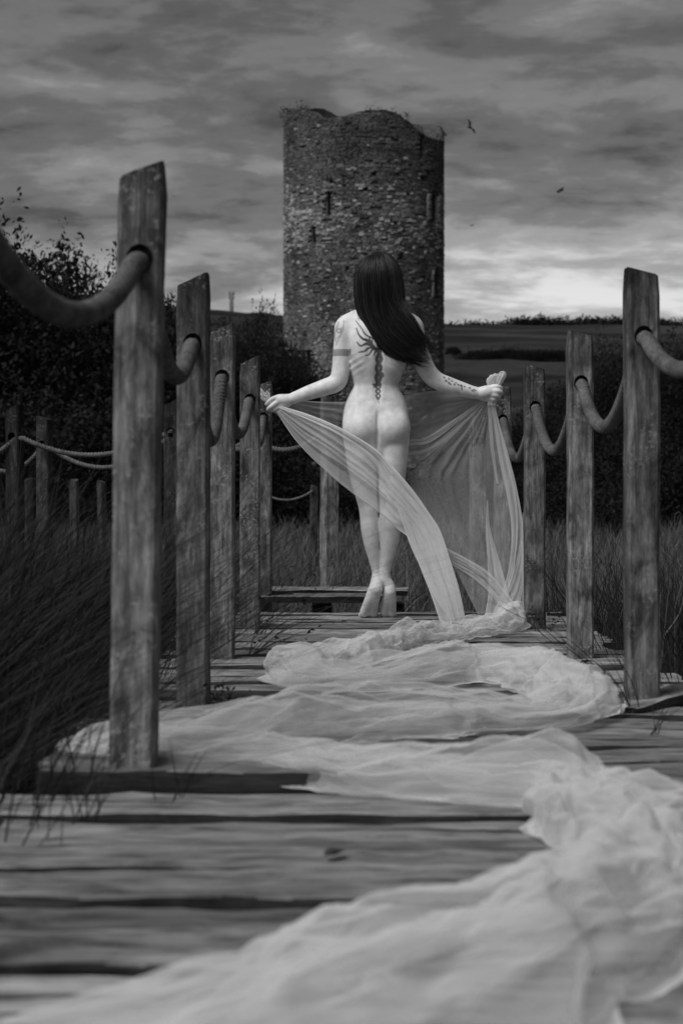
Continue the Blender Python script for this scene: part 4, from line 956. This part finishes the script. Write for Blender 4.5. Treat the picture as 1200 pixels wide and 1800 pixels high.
sheet('hanging_fold', [(918, 900, -.1), (912, 960, -.15), (900, 1010, -.2), (880, 1050, -.27), (858, 1090, -.33)], [(921, 905, -.1), (922, 970, -.15), (918, 1030, -.22), (912, 1065, -.29), (905, 1092, -.33)], 70, 20, .03, 9, 1.4, (.7, .7))
# bunch of cloth above the closed right hand, and the pinched tuft at the left hand
def bunch(name, ctrl, n, mcount, seed, dens):      # gathered cuff: (u, v, d, radius px)
    C = curve_pts(ctrl, n); r = random.Random(seed); o = r.uniform(0, 90); V = np.zeros((n, mcount, 3))
    for i in range(n):
        for j in range(mcount):
            a = j / mcount * 2 * math.pi; k = 1 + .28 * fbm(math.cos(a) * 2.2 + o, math.sin(a) * 2.2, i * .06) + .14 * math.sin(a * 7 + o)
            V[i, j] = (C[i, 0] + C[i, 3] * k * math.cos(a), C[i, 1] + 1.5 * fbm(a, i * .3, o), C[i, 2] + C[i, 3] * S * k * math.sin(a))
    me = mesh_np(name, vpt(V).reshape(-1, 3), grid_faces(n, mcount, True)); set_attr(me, 'dens', np.full(n * mcount, dens)); return obj(name, me, MAT['veil'], veil)
bunch('bunch', [(869, 684, .005, 6), (867, 676, .005, 10), (866, 668, .005, 10.5), (868, 661, .005, 8), (872, 657, .005, 3)], 22, 44, 1, 2.0)
bunch('bunch', [(872, 682, .0, 5), (877, 671, .0, 6.5), (881, 662, .0, 7.5), (884, 654, .0, 4.5)], 16, 36, 2, 2.0)
bunch('bunch', [(873, 680, -.004, 3), (880, 668, -.010, 3.6), (885, 658, -.012, 2.8), (881, 653, -.008, 2.4), (876, 659, -.006, 2.2)], 22, 20, 3, 2.2)
sheet('tuft', [(477, 705, .0), (470, 695, -.005), (463, 687, .0), (458, 681, .01)], [(476, 713, .0), (468, 708, -.01), (461, 703, -.005), (457, 698, .0)], 20, 16, .02, 71, 2.0, (.8, .6))
sheet('tuft', [(477, 705, .004), (474, 692, .01), (470, 686, .015)], [(476, 710, .004), (468, 700, .015), (462, 692, .02)], 16, 12, .015, 72, 1.8, (.5, .5))
bunch('bunch', [(864, 693, .005, 7), (863, 700, .0, 6), (863, 712, -.005, 7)], 10, 30, 5, 1.3)
# ------------------------------------------------------------------ the train of the veil lying on the boards
def deck(u, v): Z = FPX * CAMZ / (v - CV); return ((u - CU) * Z / FPX, Z)
#        u     v     half width m   pile height m
TRAIN = [(912, 1092, 0.075, 0.085), (880, 1112, 0.08, 0.085), (800, 1126, 0.075, 0.075), (710, 1144, 0.075, 0.075), (615, 1170, 0.09, 0.09), (545, 1192, 0.1, 0.085), (590, 1212, 0.085, 0.075), (710, 1210, 0.09, 0.09), (850, 1196, 0.11, 0.12), (950, 1210, 0.105, 0.11), (1005, 1250, 0.09, 0.085), (935, 1278, 0.085, 0.08), (800, 1288, 0.09, 0.09), (650, 1302, 0.1, 0.1), (470, 1320, 0.11, 0.115), (300, 1340, 0.1, 0.095), (215, 1352, 0.085, 0.08), (330, 1366, 0.08, 0.065), (520, 1372, 0.085, 0.07), (700, 1396, 0.09, 0.085), (850, 1414, 0.086, 0.088), (965, 1424, 0.09, 0.101), (1045, 1470, 0.095, 0.106), (1100, 1540, 0.103, 0.101), (1100, 1620, 0.116, 0.097), (985, 1690, 0.129, 0.097), (850, 1745, 0.138, 0.106), (650, 1815, 0.146, 0.101), (400, 1900, 0.146, 0.088), (150, 1990, 0.146, 0.062)]
def train_path():
    C = np.array([(*deck(u, v), hw_, ht_) for u, v, hw_, ht_ in TRAIN])
    P = curve_pts(C, 900); s = np.r_[0, np.cumsum(np.linalg.norm(np.diff(P[:, :2], axis=0), axis=1))]
    n = int(s[-1] / .02); t = np.linspace(0, s[-1], n); P = np.stack([np.interp(t, s, P[:, k_]) for k_ in range(4)], 1)
    T = np.gradient(P[:, :2], axis=0); kk = np.hanning(21); kk /= kk.sum()
    T = np.stack([np.convolve(np.pad(T[:, k_], 10, 'edge'), kk, 'valid') for k_ in (0, 1)], 1); T /= np.linalg.norm(T, axis=1, keepdims=True)
    return t, P, T, np.stack([T[:, 1], -T[:, 0]], 1)
def settle(W, F, grow, steps):                  # let the cloth fall and buckle for a few frames
    o = bpy.data.objects.new('tmp_cloth', mesh_np('tmp_cloth', W, F)); COL.objects.link(o)
    po = bpy.data.objects.new('tmp_deck', mesh_py('tmp_deck', [(-3, 0, .004), (3, 0, .004), (3, 12, .004), (-3, 12, .004)], [(0, 1, 2, 3)])); COL.objects.link(po)
    po.modifiers.new('c', 'COLLISION'); po.collision.thickness_outer = .004; po.collision.cloth_friction = 40
    md = o.modifiers.new('cloth', 'CLOTH'); st = md.settings; st.quality = 4; st.mass = .04; st.bending_model = 'ANGULAR'
    st.tension_stiffness = st.compression_stiffness = 12; st.shear_stiffness = 4; st.bending_stiffness = 1.5; st.air_damping = 4; st.shrink_min = st.shrink_max = -grow
    md.collision_settings.distance_min = .004; md.collision_settings.use_self_collision = False
    md.point_cache.frame_start = 1; md.point_cache.frame_end = steps + 2
    for f in range(1, steps + 1): SC.frame_set(f)
    ev = o.evaluated_get(bpy.context.evaluated_depsgraph_get()); co = np.zeros(len(W) * 3, np.float32); ev.data.vertices.foreach_get('co', co)
    bpy.data.objects.remove(o); bpy.data.objects.remove(po); SC.frame_set(1)
    return co.reshape(-1, 3).astype(float)
def build_train(seed, wk, hk, side, dens, mm=72, grow=.06, steps=4):
    t, P, T, Nn = train_path(); n = len(t); q = np.linspace(-1, 1, mm); V = np.zeros((n, mm, 3)); e = seed * 13.7
    for i in range(n):
        x = t[i]; a = P[i, 3] * hk; hw_ = P[i, 2] * wk
        swell = .50 + .55 * fbm(x * 2.3 + e, 3.0, 1.0, 2); skew = .45 * fbm(x * 1.3 + e, 8.0, 1.0, 2)
        for j in range(mm):
            c = q[j]
            ph = c * 8.5 + x * 5.5 * (1 if seed % 2 else -1) + 4.0 * fbm(x * .9 + e, c * .9, 9.0, 2)      # folds that run along and twist across the train
            f1 = math.sin(ph); f1 = f1 - .25 * math.sin(2 * ph + 1)                                     # sharper crests, round valleys
            r1 = 1 - abs(fbm(c * 2.6 + e, x * 1.6, 2.0 + e, 2)) * 1.7                                    # creased ridges
            cs = max(-1, min(1, c - skew * (1 - c * c)))
            arch = (1 - cs * cs) ** .75 if abs(cs) < 1 else 0
            edge = min(1, (1 - abs(c)) / .18)
            z_ = .010 + a * (arch * max(.42, swell + .12) * .95 + edge * (.15 * (f1 + 1) * (.3 + .7 * arch) + .22 * max(0, r1) * arch)) + edge * (.020 * (1 - 2 * abs(fbm(c * 3.2 + x * 2.2, x * 3.4 - c * 1.5, e, 2))) + .014 * (1 - 2 * abs(fbm(c * 6 - x * 3, x * 5 + c * 3, e + 4, 2))) + .004)
            lat = P[i, 2] * (side + .25 * fbm(x * .8 + e, 2., 5., 2)) * (wk < .95) + hw_ * (c * (1 + .30 * fbm(x * 2.0 + e, 0 if c < 0 else 5, 7.0, 2)) + .13 * math.cos(ph) * edge)
            lon = .06 * fbm(x * 1.5, c * 1.8, 6. + e, 2)
            V[i, j] = (P[i, 0] + Nn[i, 0] * lat + T[i, 0] * lon, P[i, 1] + Nn[i, 1] * lat + T[i, 1] * lon, max(.008, z_))
    F = grid_faces(n, mm); W = lap(V.reshape(-1, 3), F, 2, .5); W[:, 2] = np.maximum(W[:, 2], .008)
    W = settle(W, F, grow, steps) if steps else W
    me = mesh_np('train', W - np.array([WX, WZ, 0]), F)
    de = np.full((n, mm), dens); de += 1.6 * dens * np.exp(-((1 - np.abs(q)) / .035) ** 2)[None]
    set_attr(me, 'dens', de.ravel()); return me
def build_roll(seed, wk, hk, dens, turns, mm=76, grow=.06, steps=4):     # gathered, twisted roll of cloth
    t, P, T, Nn = train_path(); n = len(t); V = np.zeros((n, mm, 3)); e = seed * 7.3; cc = np.linspace(0, 1, mm)
    for i in range(n):
        x = t[i]; sw = 1 + .45 * fbm(x * 2.1 + e, 3.0, 1.0, 2); hw_, h_ = P[i, 2] * wk * (1 + .35 * fbm(x * 1.7 + e, 9.0, 2.0, 2)), P[i, 3] * hk * max(.55, sw)
        mx = .03 * fbm(x * 1.5 + e, 5.0, 4.0, 2)
        for j in range(mm):
            q = cc[j]; fi = math.pi * (1.16 * q - .08)
            ph = q * 11 + turns * x + 3.0 * fbm(x * 1.3 + e, q * 1.5, 3.0, 2); f1 = math.sin(ph) - .3 * math.sin(2 * ph + .8)
            cr = 1 - 2 * abs(fbm(q * 3.5 + x * 2.4, x * 2.6 - q * 2.5, e, 2)); c2 = 1 - 2 * abs(fbm(q * 7 - x * 4, x * 6 + q * 4, e + 3, 2))
            R = 1 + .13 * f1 + .17 * cr + .08 * c2
            skirt = max(0, abs(2 * q - 1) - .86) / .14
            lat = -math.cos(fi) * hw_ * R * (1 + .55 * skirt * max(0, .4 + fbm(x * 1.9 + e, 0 if q < .5 else 6, 8.0, 2))) + mx
            z_ = .010 + h_ * max(0, math.sin(fi)) ** .85 * R * .92 + .008 * skirt * max(0, f1)
            lon = .05 * fbm(x * 2.0, q * 2.5, 6. + e, 2)
            V[i, j] = (P[i, 0] + Nn[i, 0] * lat + T[i, 0] * lon, P[i, 1] + Nn[i, 1] * lat + T[i, 1] * lon, max(.008, z_))
    F = grid_faces(n, mm); W = lap(V.reshape(-1, 3), F, 1, .5)
    W = settle(W, F, grow, steps) if steps else W
    me = mesh_np('train', W - np.array([WX, WZ, 0]), F)
    de = np.full((n, mm), dens); de += 1.6 * dens * np.exp(-((.5 - np.abs(cc - .5)) / .02) ** 2)[None]
    set_attr(me, 'dens', de.ravel()); return me
obj('train', build_roll(1, 1.0, 1.0, .92, 5.0), MAT['veil'], veil)
obj('train_layer', build_roll(2, .78, .80, .8, -4.0, 60), MAT['veil'], veil)
obj('train_layer', build_train(3, 1.1, .55, .0, .6, 56), MAT['veil'], veil)
# ------------------------------------------------------------------ small things on and beside the boards
def stems(specs, rad=.0016):
    return join([tube(curve_pts(p, 10), np.linspace(rad, rad * .35, 10), 5, False) for p in specs])
rq = random.Random(4)
def sprig(name, label, cat, base, n, length, spread, lean, mat, leaves=0, group=None, rad=.0014):
    P = []; tips = []
    for i in range(n):
        d = Vector((lean[0] + rq.uniform(-spread, spread), lean[1] + rq.uniform(-spread, spread), rq.uniform(.5, 1.0))).normalized(); l = length * rq.uniform(.5, 1.0)
        b = Vector((rq.uniform(-.03, .03), rq.uniform(-.03, .03), -.01)); mdl = b + d * l * .55; tip = b + d * l + Vector((lean[0], lean[1], -.25)) * l * .3
        P.append([tuple(b), tuple(mdl), tuple(tip)]); tips += [np.array(mdl), np.array(tip)]
    parts = [stems(P, rad)]
    if leaves: parts.append(leaf_quads(np.array(tips).repeat(leaves, 0) + RNG.normal(0, .012, (len(tips) * leaves, 3)), .009, RNG))
    o = obj(name, mesh_np(name, *join(parts)), MAT[mat], None, base); return tag(o, label, cat, group)
gw = 'weeds growing through the boards'
for (u, v, Z, n, l, sp, ln, lf, lab) in ((300, 1350, 3.35, 5, .16, .3, (.1, 0), 0, 'thin dark blades at the foot of the large near post'), (150, 1410, 3.2, 8, .22, .35, (.15, 0), 0, 'dark blades growing over the left end of the sprung plank'),
        (385, 1235, 4.86, 9, .10, .8, (.3, 0), 5, 'small leafy weed at the foot of the second left post'), (425, 1150, 6.4, 12, .34, .7, (.5, 0), 1, 'thin bare stems arching over the boards by the third left post'),
        (452, 1105, 7.5, 14, .36, .7, (.5, 0), 1, 'tangle of thin stems at the foot of the fourth left post'), (1120, 1240, 4.75, 7, .2, .5, (-.4, -.1), 0, 'dark blades leaning at the foot of the nearest right post'),
        (1045, 1200, 5.5, 6, .07, .9, (0, 0), 6, 'tiny leafy weed on the boards between the nearest right posts'), (955, 1120, 7.6, 8, .12, .5, (0, 0), 2, 'small weed at the foot of the third right post'), (1140, 1290, 4.35, 5, .13, .4, (.1, 0), 0, 'short dark blades at the right edge of the boards')):
    x, y_ = (u - CU) * Z / FPX, Z; sprig('weed', lab, 'weed', (x, y_, 0.0), n, l, sp, ln, 'grass_dark', lf, gw)
p = at(598, 1097, 8.0); tw = stems([[(-.035, 0, .006), (0, .004, .012), (.03, -.004, .006)], [(-.01, 0, .01), (.0, -.02, .012), (.012, -.03, .006)], [(.0, .0, .01), (.015, .02, .014), (.035, .022, .006)], [(-.03, 0, .006), (-.04, .015, .012), (-.05, .02, .008)]], .003)
tag(obj('twig', mesh_np('twig', *tw), MAT['bark'], None, (p.x, p.y, .004)), 'small dark forked twig lying on the boards below her feet', 'twig')
for (u, v, lab) in ((588, 1515, 'dark fallen leaf on the near boards left of the veil'), (1030, 1170, 'dark curled leaf on the boards before the lichen post'), (470, 1290, 'dark fallen leaf by the trailing veil behind the large post')):
    Z = FPX * CAMZ / (v - CV); V = np.array([(-.028, 0, .004), (-.01, .012, .010), (.012, .010, .012), (.03, 0, .006), (.012, -.012, .009), (-.01, -.011, .012), (0, 0, .003)]); F = np.array([(0, 6, 1, 1), (1, 6, 2, 2), (2, 6, 3, 3), (3, 6, 4, 4), (4, 6, 5, 5), (5, 6, 0, 0)])[:, :3]
    tag(obj('dead_leaf', mesh_np('dead_leaf', V, F), MAT['bark'], None, ((u - CU) * Z / FPX, Z, .008), (0, 0, rq.uniform(0, 6))), lab, 'leaf', 'fallen leaves on the boards')
# taller bare stalks against the scrub
gs = 'bare stalks standing in the grass'
for (u, v, Z, H, lab) in ((716, 1000, 9.9, .32, 'pale bent dry stalk in the grass right of her feet'), (1185, 905, 6.6, .75, 'thin bare forked stalk at the right edge beside the tall post'), (1178, 1000, 6.2, .5, 'short bare stalk low at the right edge beside the tall post'), (612, 985, 10.6, .3, 'pale dry stalk in the grass left of her calves')):
    t = at(u, v, Z); r0 = rq.uniform(-.05, .05); P = [[(r0, 0, -H), (r0 * .4, 0, -H * .4), (0, 0, 0)], [(r0 * .4, 0, -H * .45), (.03, .0, -H * .3), (.05, 0, -H * .12)], [(0, 0, 0), (.015, 0, .01), (.028, 0, -.008)], [(r0 * .5, 0, -H * .6), (-.03, 0, -H * .5), (-.045, 0, -H * .3)]]
    o = obj('dry_stalk', mesh_np('dry_stalk', *stems(P, .0032)), MAT['grass_dry'], None, t); tag(o, lab, 'stalk', gs)
